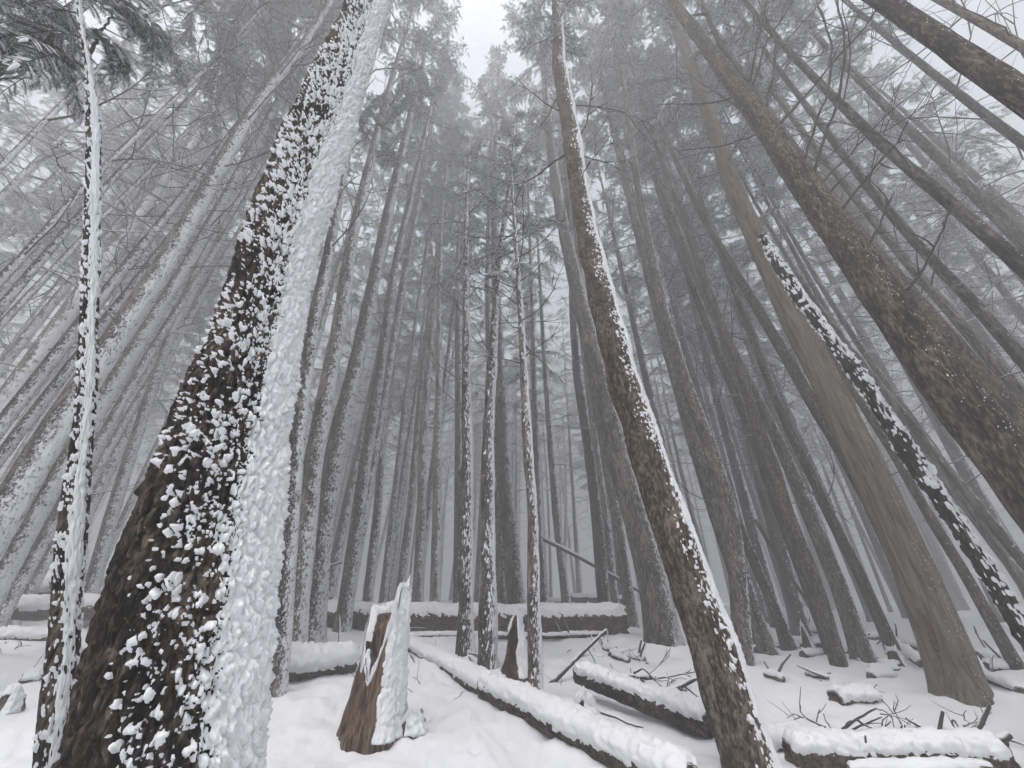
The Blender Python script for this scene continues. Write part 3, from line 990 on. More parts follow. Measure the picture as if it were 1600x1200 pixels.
for pts, d in ([((0, 437, 24), (34, 403, 22), (131, 292, 18), (200, 225, 14), (262, 165, 11)), 8], [((0, 482, 24), (64, 407, 22), (131, 328, 18), (205, 250, 14)), 8.8],
               [((0, 509, 19), (100, 403, 17), (160, 340, 14), (220, 280, 11)), 9.6]):
    make_tree(list(pts), 'one of three close parallel snow-streaked trunks slanting past the slim reddish one', dist=d, mat='bark_dusty', group=LG, K=22, dz=.2, dead=12, dead_lo=5, dead_len=2.0)
make_tree([(0, 262, 22), (65, 195, 16), (110, 150, 11)], 'thin banded trunk with a leafy tuft at its tip above the three parallel ones', dist=7.5, mat='bark_dusty', K=20, dz=.2, dead=6, dead_lo=6)
make_tree([(0, 100, 56), (50, 62, 52), (97, 28, 46)], 'thick dark trunk crossing behind the dark needle sprays overhead', dist=4.6, H=19, mat='bark', K=40, dz=.12, cb=13, dead=6, dead_lo=8)
FG = 'bluish foggy trunks left of the massive trunk'
for pts, d in ([((148, 704, 22), (202, 609, 20), (236, 548, 18), (294, 457, 14)), 12], [((152, 734, 17), (189, 667, 16), (256, 559, 13), (297, 467, 10)), 13.5],
               [((165, 840, 26), (185, 770, 25), (206, 704, 23), (240, 600, 18)), 12.5], [((60, 850, 24), (110, 760, 22), (160, 660, 18)), 14]):
    make_tree(list(pts), 'bluish fogged trunk between the big dusted conifer and the massive trunk', dist=d, mat='bark_dusty', group=FG, K=16, dz=.3)
# centre
make_tree([(436, 1035, 27), (447, 900, 24), (455, 800, 24), (468, 650, 24), (490, 500, 22), (513, 400, 20), (538, 260, 16), (555, 190, 14)],
          'pale snow-coated conifer half hidden by the massive trunk', mat='bark_dusty', K=30, dz=.12, dist=6.2, flare=.1, dead=10, dead_lo=6)
make_tree([(470, 900, 27), (490, 720, 26), (510, 609, 26), (530, 511, 25), (550, 371, 21), (581, 243, 16)],
          'dark conifer with a leafy collar, emerging from behind the massive trunk', mat='bark', K=30, dz=.12, dist=8.2, dead=14, dead_lo=6,
          boughs=[([(585, 240), (610, 160), (640, 130)], 3, .34), ([(585, 230), (560, 190), (600, 150)], 3, .32), ([(578, 250), (600, 240), (625, 250)], 3, .28), ([(590, 200), (640, 150), (690, 140)], 3, .3)])
make_tree([(492, 946, 40), (506, 800, 30), (530, 670, 28), (557, 569, 26), (578, 467, 22), (592, 400, 19)],
          'dark conifer standing between the two logs left of the tall broken stump', mat='bark', K=34, dz=.12, flare=.25, dead=12, dist=9.3)
make_tree([(534, 992, 27), (560, 800, 18), (574, 700, 17), (591, 600, 15), (604, 500, 14), (620, 400, 13), (635, 337, 11), (658, 236, 8)],
          'slim curving conifer rising right behind the tall broken stump', mat='bark', K=26, dz=.12, flare=.4, dead=14, dead_lo=5)
for pts, lab in (([(727, 1028, 27), (729, 800, 17), (730, 700, 16), (728, 600, 14), (728, 500, 12), (728, 400, 10)], 'thin snow-flecked conifer, first of the trio in front of the big fallen log'),
                 ([(761, 1051, 25), (763, 800, 17), (762, 700, 15), (767, 600, 14), (773, 500, 13), (780, 400, 11), (790, 330, 9)], 'thin brown conifer, middle of the trio in front of the big fallen log'),
                 ([(836, 1098, 27), (832, 800, 14), (824, 700, 13), (819, 600, 11), (814, 500, 9), (807, 400, 7)], 'thinnest snow-crusted conifer, growing over the roots beside the small red stump')):
    make_tree(pts, lab, mat='bark', K=26, dz=.08, flare=.3, dead=12, dead_lo=4.2, dead_len=1.3, cb=7.5 if pts[0][0] != 836 else 6.5, H=15 if pts[0][0] != 836 else 11, crown_s=.7,
              hero=dict(K=44, dz=0.006, cell=0.03, amp=0.006, zs=.4, snow=dict(clump=0.03, t=0.017, full=(0.72, 1.0), sc=0.08, up=0.02)))
CG = 'straight conifers behind the big fallen log'
CL = 'straight foggy conifer standing just behind the big fallen log'
for pts, d in ([((808, 950, 34), (793, 800, 24), (785, 700, 21), (782, 600, 18), (775, 450, 14)), 11.6], [((785, 948, 20), (778, 800, 15), (772, 700, 13), (765, 560, 11)), 12.2],
               [((653, 938, 17), (659, 800, 14), (660, 700, 13), (667, 600, 12), (675, 500, 11), (682, 420, 9)), 14], [((680, 940, 16), (683, 800, 14), (684, 700, 13), (686, 600, 11), (686, 500, 10), (688, 400, 8)), 13.5],
               [((945, 958, 23), (932, 800, 17), (918, 690, 15), (902, 590, 13), (895, 500, 11), (892, 400, 9)), 12.4], [((989, 982, 28), (962, 800, 17), (945, 700, 15), (922, 600, 12), (913, 500, 10)), 11.4],
               [((850, 950, 13), (842, 834, 11), (838, 700, 9)), 13], [((717, 935, 15), (717, 700, 13), (715, 450, 9)), 15.5], [((624, 933, 18), (641, 800, 13), (655, 640, 10)), 15],
               [((599, 932, 13), (614, 800, 11), (632, 640, 9)), 16], [((575, 930, 16), (590, 800, 14), (601, 619, 11), (616, 518, 9)), 14], [((884, 935, 14), (868, 800, 11), (856, 640, 9)), 17],
               [((962, 955, 14), (945, 800, 12), (930, 690, 10)), 14.5], [((545, 935, 20), (573, 780, 16), (600, 620, 13)), 13.5]):
    make_tree(list(pts), CL, dist=d, mat='bark_far' if d > 13 else 'bark', group=CG, K=18, dz=.25, dead=14, dead_lo=4.5, flare=.15, H=29 + (pts[0][0] * 7 % 6))

# the stand fading into the fog --------------------------------------------------------------------
def straight_trunk(seed):
    rg = np.random.default_rng(seed)
    zs = np.concatenate([[-.6, -.2, 0, .1, .25, .5], np.arange(1, 20.1, 1.0)])
    K = 12
    th = np.arange(K) * 2 * math.pi / K
    a = rg.normal(size=2) * .25
    cx = a[0] * np.sin(zs / 20 * math.pi)
    cyy = a[1] * np.sin(zs / 20 * math.pi)
    r = 0.15 * np.clip(1 - zs / 20.3, .02, 1) ** .75 * (1 + .3 * np.exp(-np.maximum(zs, 0) / .25))
    P = np.stack([cx[:, None] + r[:, None] * np.cos(th), cyy[:, None] + r[:, None] * np.sin(th), np.broadcast_to(zs[:, None], (len(zs), K))], -1)
    o = mesh_obj('trunk', P, [grid_quads(len(zs), K)], M['bark_far'])
    ax = lambda z: np.array([a[0] * math.sin(z / 20 * math.pi), a[1] * math.sin(z / 20 * math.pi), z])
    v, q = tubes(dead_branch_polys(ax, 3.5, 12.5, 28, rg, 2.2, .022), 4)
    b = mesh_obj('dead_branches', v, [q], M['twig'])
    ds = (o.data, b.data, ax(9.5))
    bpy.data.objects.remove(o)
    bpy.data.objects.remove(b)
    return ds
STEMS = [straight_trunk(900 + i) for i in range(6)]
placed = [(x, y) for x, y, r in TREES]
NFAR = 210
cnt = tries = 0
rf = np.random.default_rng(44)
while cnt < NFAR and tries < 9000:
    tries += 1
    a = rf.uniform(-1.12, 1.12)
    d = 14 + 44 * rf.random() ** 1.1
    x, y = d * math.sin(a), d * math.cos(a)
    if any((x - px) ** 2 + (y - py) ** 2 < 1.5 ** 2 for px, py in placed):
        continue
    placed.append((x, y))
    cnt += 1
    s = rf.uniform(1.0, 1.65)
    wid = rf.uniform(.6, 1.2)
    rt = thing('distant_conifer_tree', (x, y, float(ground(x, y))), 'distant conifer bleached to pale grey by the fog deep in the stand', 'tree', 'distant conifers in the fog')
    rt.rotation_euler = (rf.normal() * .02, rf.normal() * .02, rf.uniform(0, 6.28))
    tdat, bdat, top = STEMS[rf.integers(0, 6)]
    for nm, dat in (('trunk', tdat), ('dead_branches', bdat), ('crown', CROWNS[rf.integers(0, 6)])):
        o = bpy.data.objects.new(nm, dat)
        COL.objects.link(o)
        o.parent = rt
        if nm == 'crown':
            o.location = (top[0] * s, top[1] * s, 9.0 * s)
            c = s * rf.uniform(.75, 1.2)
            o.scale = (c, c, 1.12 * s)
            o.rotation_euler = (0, 0, rf.uniform(0, 6.28))
        else:
            o.scale = (s * (wid if nm == 'trunk' else 1), s * (wid if nm == 'trunk' else 1), s)
            if nm == 'dead_branches':
                o['kind'] = 'stuff'

# ---------------------------------------------------------------- the snowy ground
an = np.concatenate([np.radians(np.linspace(-68, 68, 560)), np.radians(np.linspace(70, 290, 70))])
rad = np.concatenate([[0.15, 0.5, 1.0, 1.5], np.geomspace(2.0, 140, 330)])
gx = rad[:, None] * np.sin(an)[None]
gy = rad[:, None] * np.cos(an)[None]
gz = ground(gx, gy, fine=True)
gv = np.stack([gx, gy, gz], -1).reshape(-1, 3)
gv = np.vstack([gv, [0, 0, float(gz[0].mean())]])
ka = len(an)
fan = np.stack([np.full(ka, len(gv) - 1), (np.arange(ka) + 1) % ka, np.arange(ka)], -1)
g = mesh_obj('ground', gv, [grid_quads(len(rad), ka)[:, ::-1], fan], M['snow_ground'])
g['kind'] = 'structure'
g['label'] = 'uneven forest floor under fresh snow'

# ---------------------------------------------------------------- haze
hz = np.array([(x, y, z) for z in (-2.5, 41.0) for x, y in ((-150, -150), (150, -150), (150, 150), (-150, 150))], float)
hf = np.array([[0, 3, 2, 1], [4, 5, 6, 7], [0, 1, 5, 4], [1, 2, 6, 5], [2, 3, 7, 6], [3, 0, 4, 7]])
hm = bpy.data.materials.new('haze')
hm.use_nodes = True
hn = hm.node_tree
hn.nodes.clear()
ho = hn.nodes.new('ShaderNodeOutputMaterial')
pv = hn.nodes.new('ShaderNodeVolumePrincipled')
pv.inputs['Color'].default_value = (0.93, 0.94, 0.95, 1)
pv.inputs['Density'].default_value = HAZE_DENSITY
pv.inputs['Anisotropy'].default_value = 0.2
hn.links.new(pv.outputs[0], ho.inputs['Volume'])
h = mesh_obj('haze', hz, [hf], hm, smooth=False)
h['kind'] = 'stuff'

# ---------------------------------------------------------------- logs, stumps and litter
def frame_of(C):
    tg = np.gradient(C, axis=0)
    tg /= np.linalg.norm(tg, axis=1)[:, None]
    sd = np.cross(tg, (0, 0, 1.0))
    sd /= np.linalg.norm(sd, axis=1)[:, None]
    up = np.cross(sd, tg)
    return tg, sd, up
def gl(px, py):
    P = hit(px, py)
    return np.array([P[0], P[1], float(ground(P[0], P[1], True))])
def make_log(label, ends, w, mat='log_dark', cover=0.25, t=0.05, sink=0.25, clump=0.10, stubs=0, name='fallen_log', lift=(0, 0), bow=0.0, step=0.03, K=56, knots=(), rough=1.0, cat='log', group=None):
    """ends: two ground pixels below the log's ends; w: its thickness there in photo pixels; cover: how far down the sides the snow hangs (cos of angle)"""
    A, Bp = gl(*ends[0]), gl(*ends[1])
    ra = 0.5 * w[0] * project(A)[1] / FPX
    rb = 0.5 * w[1] * project(Bp)[1] / FPX
    L = np.linalg.norm(Bp - A)
    n = max(12, int(L / step))
    f = np.linspace(0, 1, n)
    C = A[None] * (1 - f)[:, None] + Bp[None] * f[:, None]
    away = (A + Bp) / 2
    away = np.array([away[0], away[1], 0]) / np.linalg.norm(away[:2])
    r = ra * (1 - f) + rb * f
    C = C + away * (r * 0.6)[:, None]
    gzz = ground(C[:, 0], C[:, 1])
    gzz = smooth1(0.25 * gzz + 0.75 * np.linspace(gzz[0], gzz[-1], n), min(8, n // 3))
    C[:, 2] = gzz + r * (1 - 2 * sink) + lift[0] * (1 - f) + lift[1] * f + bow * np.sin(f * math.pi)
    rg = np.random.default_rng(int(ends[0][0] * 3 + ends[1][0] * 5 + 1))
    o0 = rg.uniform(0, 60, 3)
    C = C + 0.12 * ra * np.stack([perlin(np.stack([f * L * 1.2, f * 0, f * 0 + q * 9], -1) + o0) for q in range(3)], -1)
    root = thing(name, (A + Bp) / 2, label, cat, group)
    C = C - (A + Bp) / 2
    tg, sd, up = frame_of(C)
    th = np.arange(K) * 2 * math.pi / K
    D = np.cos(th)[None, :, None] * up[:, None] + np.sin(th)[None, :, None] * sd[:, None]
    S = np.stack([np.broadcast_to(f[:, None] * L, (n, K)), np.cos(th)[None] * r[:, None], np.sin(th)[None] * r[:, None]], -1) + o0
    disp = rough * (r[:, None] * 0.13 * perlin(S * np.array([1.2, 6, 6])) + 0.012 * fbm(S * np.array([8, 38, 38]), 2) + r[:, None] * 0.1 * perlin(S * 3.3))
    endt = np.ones(n)
    P = C[:, None] + D * (r[:, None] + disp)[..., None]
    # ragged ends
    rag = 0.35 * r[:, None] * perlin(S * np.array([0, 14, 14]))
    P[0] += tg[0] * rag[0][:, None]
    P[-1] += tg[-1] * rag[-1][:, None]
    nv = n * K
    c0 = np.stack([(np.arange(K) + 1) % K, np.arange(K), np.full(K, nv)], -1)
    c1 = np.stack([nv - K + np.arange(K), nv - K + (np.arange(K) + 1) % K, np.full(K, nv + 1)], -1)
    V = np.vstack([P.reshape(-1, 3), C[0] + tg[0] * .3 * ra, C[-1] - tg[-1] * .3 * rb])
    mesh_obj('log_wood', V, [grid_quads(n, K)[:, ::-1], c0, c1], M[mat], root)
    # the snow lying on it
    clump *= .62
    md = D[..., 2] + 0.25 * D[..., 0]
    f1, f2, rid = worley(S / clump + 3.3)
    g1, _, _ = worley(S / (clump * .4))
    hf = fbm(S / (clump * .3), 2)
    lump = (1 - 1.2 * f1) * .9 + (1 - 1.2 * g1) * .5 + .3 * hf
    big = perlin(S * np.array([1.8, 3, 3]))
    full = sstep(cover - 0.12, cover + 0.5, md + 0.22 * big + .25 * lump - .1)
    win = np.minimum(1, np.minimum(f, 1 - f)[:, None] * L / (0.35 * ra + 0.02)) ** .5
    T = t * (full * (0.62 + 0.36 * lump + 0.35 * big) + (full > 0.01) * 0.22 * lump - 0.10) * win
    T = np.where(T > 0.003, T, -1)
    crust('snow_cap', P, D, T, M['snow'], root, inset=0.01)
    for k in range(stubs):
        i = rg.integers(n // 8, n - n // 8)
        ang = rg.uniform(-1.3, 1.3)
        d = up[i] * math.cos(ang) + sd[i] * math.sin(ang) + tg[i] * rg.normal() * .4
        pl = bend(C[i] + d * r[i] * .6, d, r[i] * .6 + rg.uniform(.12, .4), 5, 0, .2, rg)
        v, q = tubes([(pl, np.linspace(.022, .012, 5))], 6)
        mesh_obj('branch_stub', v, [q], M['twig'], root)
    for line, ww in knots:
        line = [(line[0][0] - .6 * (line[1][0] - line[0][0]), line[0][1] + 16)] + list(line)
        raw = np.array([EYE + ray(x, y) * (project((A + Bp) / 2)[1] + .8 * ra) for x, y in line]) - (A + Bp) / 2
        dep = project((A + Bp) / 2)[1]
        tt = np.linspace(0, 1, 6)
        pp = np.stack([np.interp(tt, np.linspace(0, 1, len(raw)), raw[:, c]) for c in range(3)], -1)
        v, q = tubes([(pp, np.linspace(.5 * ww * dep / FPX, .32 * ww * dep / FPX, 6))], 8)
        mesh_obj('branch_stub', v, [q], M['twig'], root)
    BUMPS.append((0, 0, 0, 1))
    return root

make_log('long thick fallen log with split reddish-brown side and snow along its top', [(452, 978), (985, 992)], (34, 42), 'wood_red', cover=.42, t=.075, sink=.12, clump=.14, step=.035, K=64, rough=1.2)
make_log('shorter round fallen log resting just in front of the long reddish one', [(405, 985), (532, 972)], (24, 19), 'log_dark', cover=.1, t=.05, sink=-.1, clump=.1, lift=(.02, .12))
make_log('low thin pole lying in snow under the long reddish log', [(600, 1000), (945, 996)], (9, 7), 'log_dark', cover=.2, t=.03, sink=.1, clump=.07, K=24, stubs=3)
make_log('mossy snow-mounded log butt between the massive trunk and the tall broken stump', [(405, 1078), (548, 1050)], (46, 40), 'log_dark', cover=.02, t=.08, sink=.18, clump=.12, lift=(.06, .0), stubs=1)
make_log('snow-buried log with a dark open end, lying across the middle of the clearing', [(638, 1015), (765, 1086)], (20, 34), 'log_dark', cover=-.05, t=.07, sink=.32, clump=.09)
make_log('long half-buried log thick with rumpled snow, running toward the leaning scaly trunk', [(757, 1092), (1090, 1262)], (34, 60), 'log_dark', cover=.0, t=.065, sink=.3, clump=.10, lift=(.04, .02), step=.02, K=72)
make_log('dark straight log with snow on top, propped over a hollow behind the half-buried one', [(903, 1092), (1118, 1166)], (24, 40), 'log_dark', cover=.2, t=.06, sink=.02, clump=.08, lift=(.14, .02), step=.02, K=64,
         knots=[([(1076, 1160), (1082, 1148), (1092, 1140)], 7)])
make_log('snow-capped log piece poking out past the foot of the leaning scaly trunk', [(1185, 1172), (1262, 1168)], (30, 28), 'log_dark', cover=-.05, t=.06, sink=.3, clump=.07)
make_log('dark rotten log thickly capped with snow at the bottom corner, bearing upright stubs', [(1238, 1206), (1590, 1214)], (42, 46), 'log_dark', cover=.36, t=.055, sink=.1, clump=.07, step=.016, K=80,
         knots=[([(1467, 1147), (1470, 1128), (1473, 1112)], 7), ([(1522, 1152), (1534, 1130), (1546, 1103)], 8), ([(1352, 1172), (1353, 1160), (1352, 1150)], 4), ([(1470, 1155), (1480, 1165)], 6), ([(1555, 1160), (1568, 1152), (1576, 1147)], 18), ([(1572, 1178), (1574, 1160)], 7)])
make_log('lower log lying under the rotten snow-capped one', [(1330, 1222), (1560, 1216)], (26, 26), 'log_dark', cover=.3, t=.03, sink=.25, clump=.07)
make_log('thin splintered log tip wedged behind the rotten snow-capped log', [(1428, 1158), (1475, 1158)], (15, 11), 'log_dark', cover=.3, t=.04, sink=.1, clump=.06, knots=[([(1442, 1138), (1428, 1130), (1416, 1123)], 5)])
make_log('peeled snow-topped log with brown underside behind the slim reddish tree', [(-60, 992), (250, 986)], (34, 28), 'wood_rot', cover=.15, t=.06, sink=-.15, clump=.14, lift=(.13, .16), K=48)
make_log('dark snowy log lying behind the peeled snow-topped one', [(-60, 976), (95, 966)], (30, 26), 'log_dark', cover=.2, t=.06, sink=-.05, clump=.14, lift=(.32, .32))
make_log('short angled snowy log end propped on the dark log', [(25, 962), (100, 974)], (17, 21), 'log_dark', cover=.1, t=.05, sink=-.3, clump=.12, lift=(.62, .36))
make_log('low snow-covered log in front of the peeled one', [(-50, 1003), (85, 1002)], (20, 16), 'log_dark', cover=0, t=.06, sink=.25, clump=.1)
make_log('hazy raised pole sloping between foggy trunks behind the peeled log', [(90, 935), (240, 925)], (17, 17), 'log_dark', cover=.3, t=.05, sink=-.2, clump=.14, lift=(.55, 1.1), K=28)
make_log('faint fogged log under the sloping raised pole', [(120, 935), (230, 934)], (14, 14), 'log_dark', cover=.2, t=.05, sink=0, clump=.14, K=28, lift=(.3, .25))
make_log('fogged log with a broken end behind the end of the long reddish log', [(885, 950), (985, 955)], (11, 13), 'log_dark', cover=.25, t=.05, sink=-.2, clump=.12, K=32, lift=(.15, .1))
make_log('short fogged log behind the thinnest snow-crusted conifer', [(845, 950), (890, 949)], (11, 11), 'log_dark', cover=.2, t=.05, sink=-.1, clump=.12, K=32)
GL = 'snow-covered logs strewn among the foggy trunks'
for e, w in (([(1250, 985), (1290, 996)], (9, 11)), ([(1238, 1010), (1300, 1012)], (11, 11)), ([(1330, 1000), (1390, 998)], (10, 10)), ([(1405, 1018), (1445, 1045)], (16, 14)), ([(1390, 1008), (1450, 1020)], (12, 12)),
             ([(1530, 1032), (1600, 1034)], (14, 14)), ([(1545, 1050), (1640, 1052)], (15, 16)), ([(1255, 1028), (1300, 1026)], (11, 9)), ([(1290, 1018), (1330, 1024)], (9, 9)), ([(1535, 1062), (1600, 1088)], (13, 14))):
    make_log('small snow-covered log among the foggy trunks around the olive scarred trunk', e, w, 'log_dark', cover=.0, t=.05, sink=.15, clump=.1, K=28, step=.05, group=GL, stubs=1)
rl = np.random.default_rng(21)
for _ in range(16):
    x, y = rl.uniform(1185, 1600), rl.uniform(1000, 1060)
    if rl.random() < .3:
        x, y = rl.uniform(850, 1010), rl.uniform(1000, 1030)
    ln, sl = rl.uniform(18, 55), rl.uniform(-.35, .35)
    make_log('snow-covered stick or log scrap half buried in the lumpy snow between trunks', [(x, y), (x + ln, y + ln * sl)], (rl.uniform(5, 11), rl.uniform(4, 9)), 'log_dark', cover=-.05, t=.045, sink=.12, clump=.08, K=20, step=.05,
             group='half-buried scraps of wood in the snow', stubs=int(rl.integers(0, 3)), name='log_scrap')
make_log('snow-hooded half-buried log chunk in the open snow before the olive trunk', [(1308, 1102), (1368, 1098)], (24, 22), 'log_dark', cover=.0, t=.07, sink=.3, clump=.08)
make_log('tiny dark log end under a snow pillow near the buttressed conifer', [(1362, 1062), (1392, 1060)], (14, 12), 'log_dark', cover=.1, t=.07, sink=.3, clump=.08)

# stumps
def make_stump(label, px, wpx, hpx, top_fn, mat, hollow=0.0, snow_bias=0.35, K=120, Mv=70, flare=.55, t=.03, ridges=.06, clump=.05, taper=.35):
    B = gl(*px)
    dep = project(B)[1]
    r = 0.5 * wpx * dep / FPX
    Hh = hpx * dep / FPX * 1.03
    root = thing('stump', B, label, 'stump')
    phi = math.atan2(-B[1], -B[0])                      # towards the viewer's side
    th = np.arange(K) * 2 * math.pi / K
    rel = (th - phi + math.pi) % (2 * math.pi) - math.pi    # 0 = front, positive = right-hand side
    rg = np.random.default_rng(int(px[0]))
    o0 = rg.uniform(0, 40, 3)
    c1 = np.stack([np.cos(th) * 1.0, np.sin(th) * 1.0, np.zeros(K)], -1)
    top = Hh * top_fn(rel) * (1 + .05 * perlin(c1 * 7 + o0) + .03 * perlin(c1 * 17 + o0))
    v = np.linspace(0, 1, Mv)
    z = -0.15 + v[:, None] * (top[None] + .15)
    zr = np.clip(z / Hh, 0, 1)
    rr = r * (1 - taper * zr) * (1 + flare * .45 * np.exp(-np.maximum(z, 0) / (.16 * Hh + .02)) - .12)
    S = np.stack([np.cos(th)[None] * r + 0 * z, np.sin(th)[None] * r + 0 * z, z * .18], -1) + o0
    rr = rr * (1 + ridges * 2.2 * perlin(S * 9) + ridges * 1.2 * perlin(S * 24) + ridges * .5 * perlin(S * 60))
    D = np.stack([np.cos(th), np.sin(th), 0 * th], -1)[None].repeat(Mv, 0)
    P = D * rr[..., None]
    P[..., 2] = z
    wall = P.copy()
    # the hollow or broken inside
    Mi = 26
    vi = np.linspace(1, 0, Mi)
    floor = Hh * (0.78 if hollow else .80)
    zi = np.minimum(floor, top[None] - .02) + vi[:, None] * (top[None] - np.minimum(floor, top[None] - .02))
    ri = rr[-1][None] * (1 - .35 * (1 - vi[:, None]) - .06) * (1 + .12 * perlin(np.stack([np.cos(th)[None] * 9 + 0 * zi, np.sin(th)[None] * 9 + 0 * zi, zi * 3], -1)))
    I = np.stack([np.cos(th)[None] * ri, np.sin(th)[None] * ri, zi], -1)
    allp = np.concatenate([P, I], 0)
    n = len(allp)
    V = np.vstack([allp.reshape(-1, 3), [0, 0, float(zi[-1].mean())]])
    cap = np.stack([(n - 1) * K + np.arange(K), (n - 1) * K + (np.arange(K) + 1) % K, np.full(K, n * K)], -1)
    mesh_obj('stump_wood', V, [grid_quads(n, K), cap], M[mat], root)
    # snow on the windward side and the broken rim
    f1, f2, rid = worley(P / clump + o0)
    g1, _, _ = worley(P / (clump * .4) + o0)
    lump = (1 - 1.2 * f1) + .4 * (1 - 1.2 * g1)
    md = D[..., 0] * .96 - D[..., 1] * .28
    full = sstep(snow_bias, snow_bias + .3, md + .2 * perlin(P * 5 + 3))
    rim = sstep(.88, .98, v)[:, None] * 1.0
    T = t * (np.maximum(full * (.30 + .75 * lump), rim * (.6 + .6 * perlin(P * 9))) - .12)
    T[z < -.02] = -1
    T = np.where(T > .002, T, -1)
    crust('snow_crust', P, D, T, M['snow'], root)
    # cap on the rim and the broken top
    Pm = np.concatenate([P[-3:], I[:14 if not hollow else 22]], 0)
    Nm = np.broadcast_to(np.array([0, 0, 1.0]), Pm.shape)
    f1, _, _ = worley(Pm / clump + 9)
    Tm = t * 1.6 * (.55 + .6 * (1 - 1.2 * f1) + .9 * perlin(Pm * 8))
    Tm[-1] = -1
    Tm[0] = -1
    low = np.broadcast_to(top[None] < .62 * Hh, Tm.shape) & (np.arange(len(Tm))[:, None] > 6)
    Tm = np.where(low, -1, Tm)
    Tm = np.where((Tm > .002), Tm, -1)
    crust('snow_cap', Pm, Nm, Tm, M['snow'], root)
    BUMPS.append((B[0], B[1], .02, r * 2))
    return root
def top_main(rel):
    x = np.degrees(rel)
    return np.interp(x, [-180, -150, -120, -95, -75, -62, -50, -40, -30, -15, 0, 12, 24, 32, 90, 120, 158, 170],
                     [.84, .82, .80, .74, .62, .40, .50, .42, .34, .45, .66, .80, .83, .98, 1.0, 1.0, .97, .84])
make_stump('tall jagged broken stump with rotten red-brown hollow and snow-plastered side', (583, 1146), 92, 196, top_main, 'wood_rot', hollow=.5, snow_bias=.42, K=220, Mv=120, t=.034, ridges=.055, clump=.045, taper=.30)
make_stump('small pointed red-brown stump capped with snow behind the thinnest conifer', (806, 1056), 38, 84, lambda r: .8 + .2 * np.cos(r - .6) + .05 * np.cos(3 * r), 'wood_red', snow_bias=.3, K=90, Mv=60, t=.03, flare=1.3, taper=.5, ridges=.09)
make_stump('little snaggy foggy stump by the slender swollen-foot conifer', (1268, 1026), 18, 42, lambda r: .7 + .3 * np.cos(r * 2 + .6), 'log_dark', K=40, Mv=24, t=.03, flare=1.2, taper=.7)
make_stump('small snow-hooded stump beside the slim grey conifer', (1403, 1040), 20, 20, lambda r: .8 + .2 * np.cos(r), 'log_dark', K=40, Mv=24, t=.06, taper=.3)
make_stump('squat round snowy stump under the shorter fallen log', (456, 990), 15, 16, lambda r: .9 + .1 * np.cos(r), 'log_dark', K=40, Mv=24, t=.04)
make_stump('broken grey stump hidden behind the foot of the olive scarred trunk', (1532, 1062), 22, 48, lambda r: .75 + .25 * np.cos(r + 1.2), 'log_dark', K=50, Mv=30, t=.03, taper=.4)
make_stump('dark mossy root mound with snow pads beside the dark propped log', (915, 1128), 46, 30, lambda r: .7 + .3 * np.cos(2 * r), 'log_dark', K=80, Mv=30, t=.04, flare=.3, ridges=.2, snow_bias=.1)
make_stump('mossy root hump at the right foot of the tall broken stump', (640, 1146), 46, 24, lambda r: .7 + .3 * np.cos(3 * r), 'log_dark', K=70, Mv=26, t=.035, flare=.2, ridges=.2, snow_bias=.0)

# sticks: polylines in photo pixels standing in the upright plane through their foot
def make_sticks(name, label, foot, lines, mat='twig', cat='branch', group=None, twigs=0, spread=.25, sides=5):
    B = gl(*foot)
    n = np.array([B[0], B[1], 0.0])
    kk = np.linalg.norm(n)
    n /= kk
    rg = np.random.default_rng(int(foot[0] * 3 + foot[1]))
    polys = []
    for line, w in lines:
        push = np.cumsum(rg.normal(size=len(line)) * .05) * spread / .25
        raw = []
        for (x, y), pu in zip(line, push):
            d = ray(x, y)
            raw.append(EYE + d * ((kk + pu) / (d @ n)) - B)
        raw = np.array(raw)
        t = np.linspace(0, 1, len(raw))
        tt = np.linspace(0, 1, 4 * len(raw))
        pp = np.stack([np.interp(tt, t, raw[:, c]) for c in range(3)], -1)
        if len(raw) > 2:
            pp = np.stack([smooth1(pp[:, c], 2) for c in range(3)], -1)
        pp += rg.normal(size=pp.shape) * .0015
        dep = project(B)[1]
        r = .5 * w * dep / FPX
        polys.append((pp, np.linspace(r, r * .55, len(pp))))
        for _ in range(twigs):
            j = rg.integers(2, len(pp) - 1)
            td = pp[j] - pp[j - 1]
            td = td / (np.linalg.norm(td) + 1e-6) + rg.normal(size=3) * .6
            polys.append((bend(pp[j], td, rg.uniform(.06, .25), 5, .2, .35, rg), np.linspace(r * .6, r * .3, 5)))
    v, q = tubes(polys, sides if sides == 4 else 4)
    o = mesh_obj(name, v, [q], M[mat])
    o.location = B
    tag(o, label, cat, group)
    return o
make_sticks('leaning_pole', 'snow-dusted pole stuck slantwise in the snow beside the thinnest conifer', (862, 1068), [([(860, 1070), (905, 1025), (948, 983)], 8), ([(918, 1012), (928, 1030), (935, 1046)], 2)], 'twig', 'pole')
make_sticks('leaning_pole', 'long fogged dead pole slanting down behind the thinnest conifer', (985, 965), [([(838, 836), (905, 870), (985, 915), (1010, 930)], 9)], 'twig', 'pole')
make_sticks('leaning_pole', 'thin dark pole slanting against the grey conifer in open snow', (1290, 1010), [([(1180, 812), (1215, 872), (1255, 930), (1293, 1000)], 8)], 'twig_bare', 'pole')
make_sticks('leaning_pole', 'faint horizontal pole between trunks behind the shorter fallen log', (490, 965), [([(430, 905), (480, 893), (535, 878)], 7)], 'twig', 'pole')
make_sticks('dead_branch', 'crooked arched dead branch with a shaggy root end in the clearing', (958, 1078), [([(956, 1076), (975, 1058), (990, 1055), (1003, 1062), (1012, 1078), (1024, 1102)], 9), ([(945, 1068), (960, 1085), (985, 1098)], 9), ([(990, 1052), (1004, 1043), (1018, 1056), (1033, 1072)], 4), ([(975, 1060), (985, 1064), (996, 1060)], 16)], twigs=3)
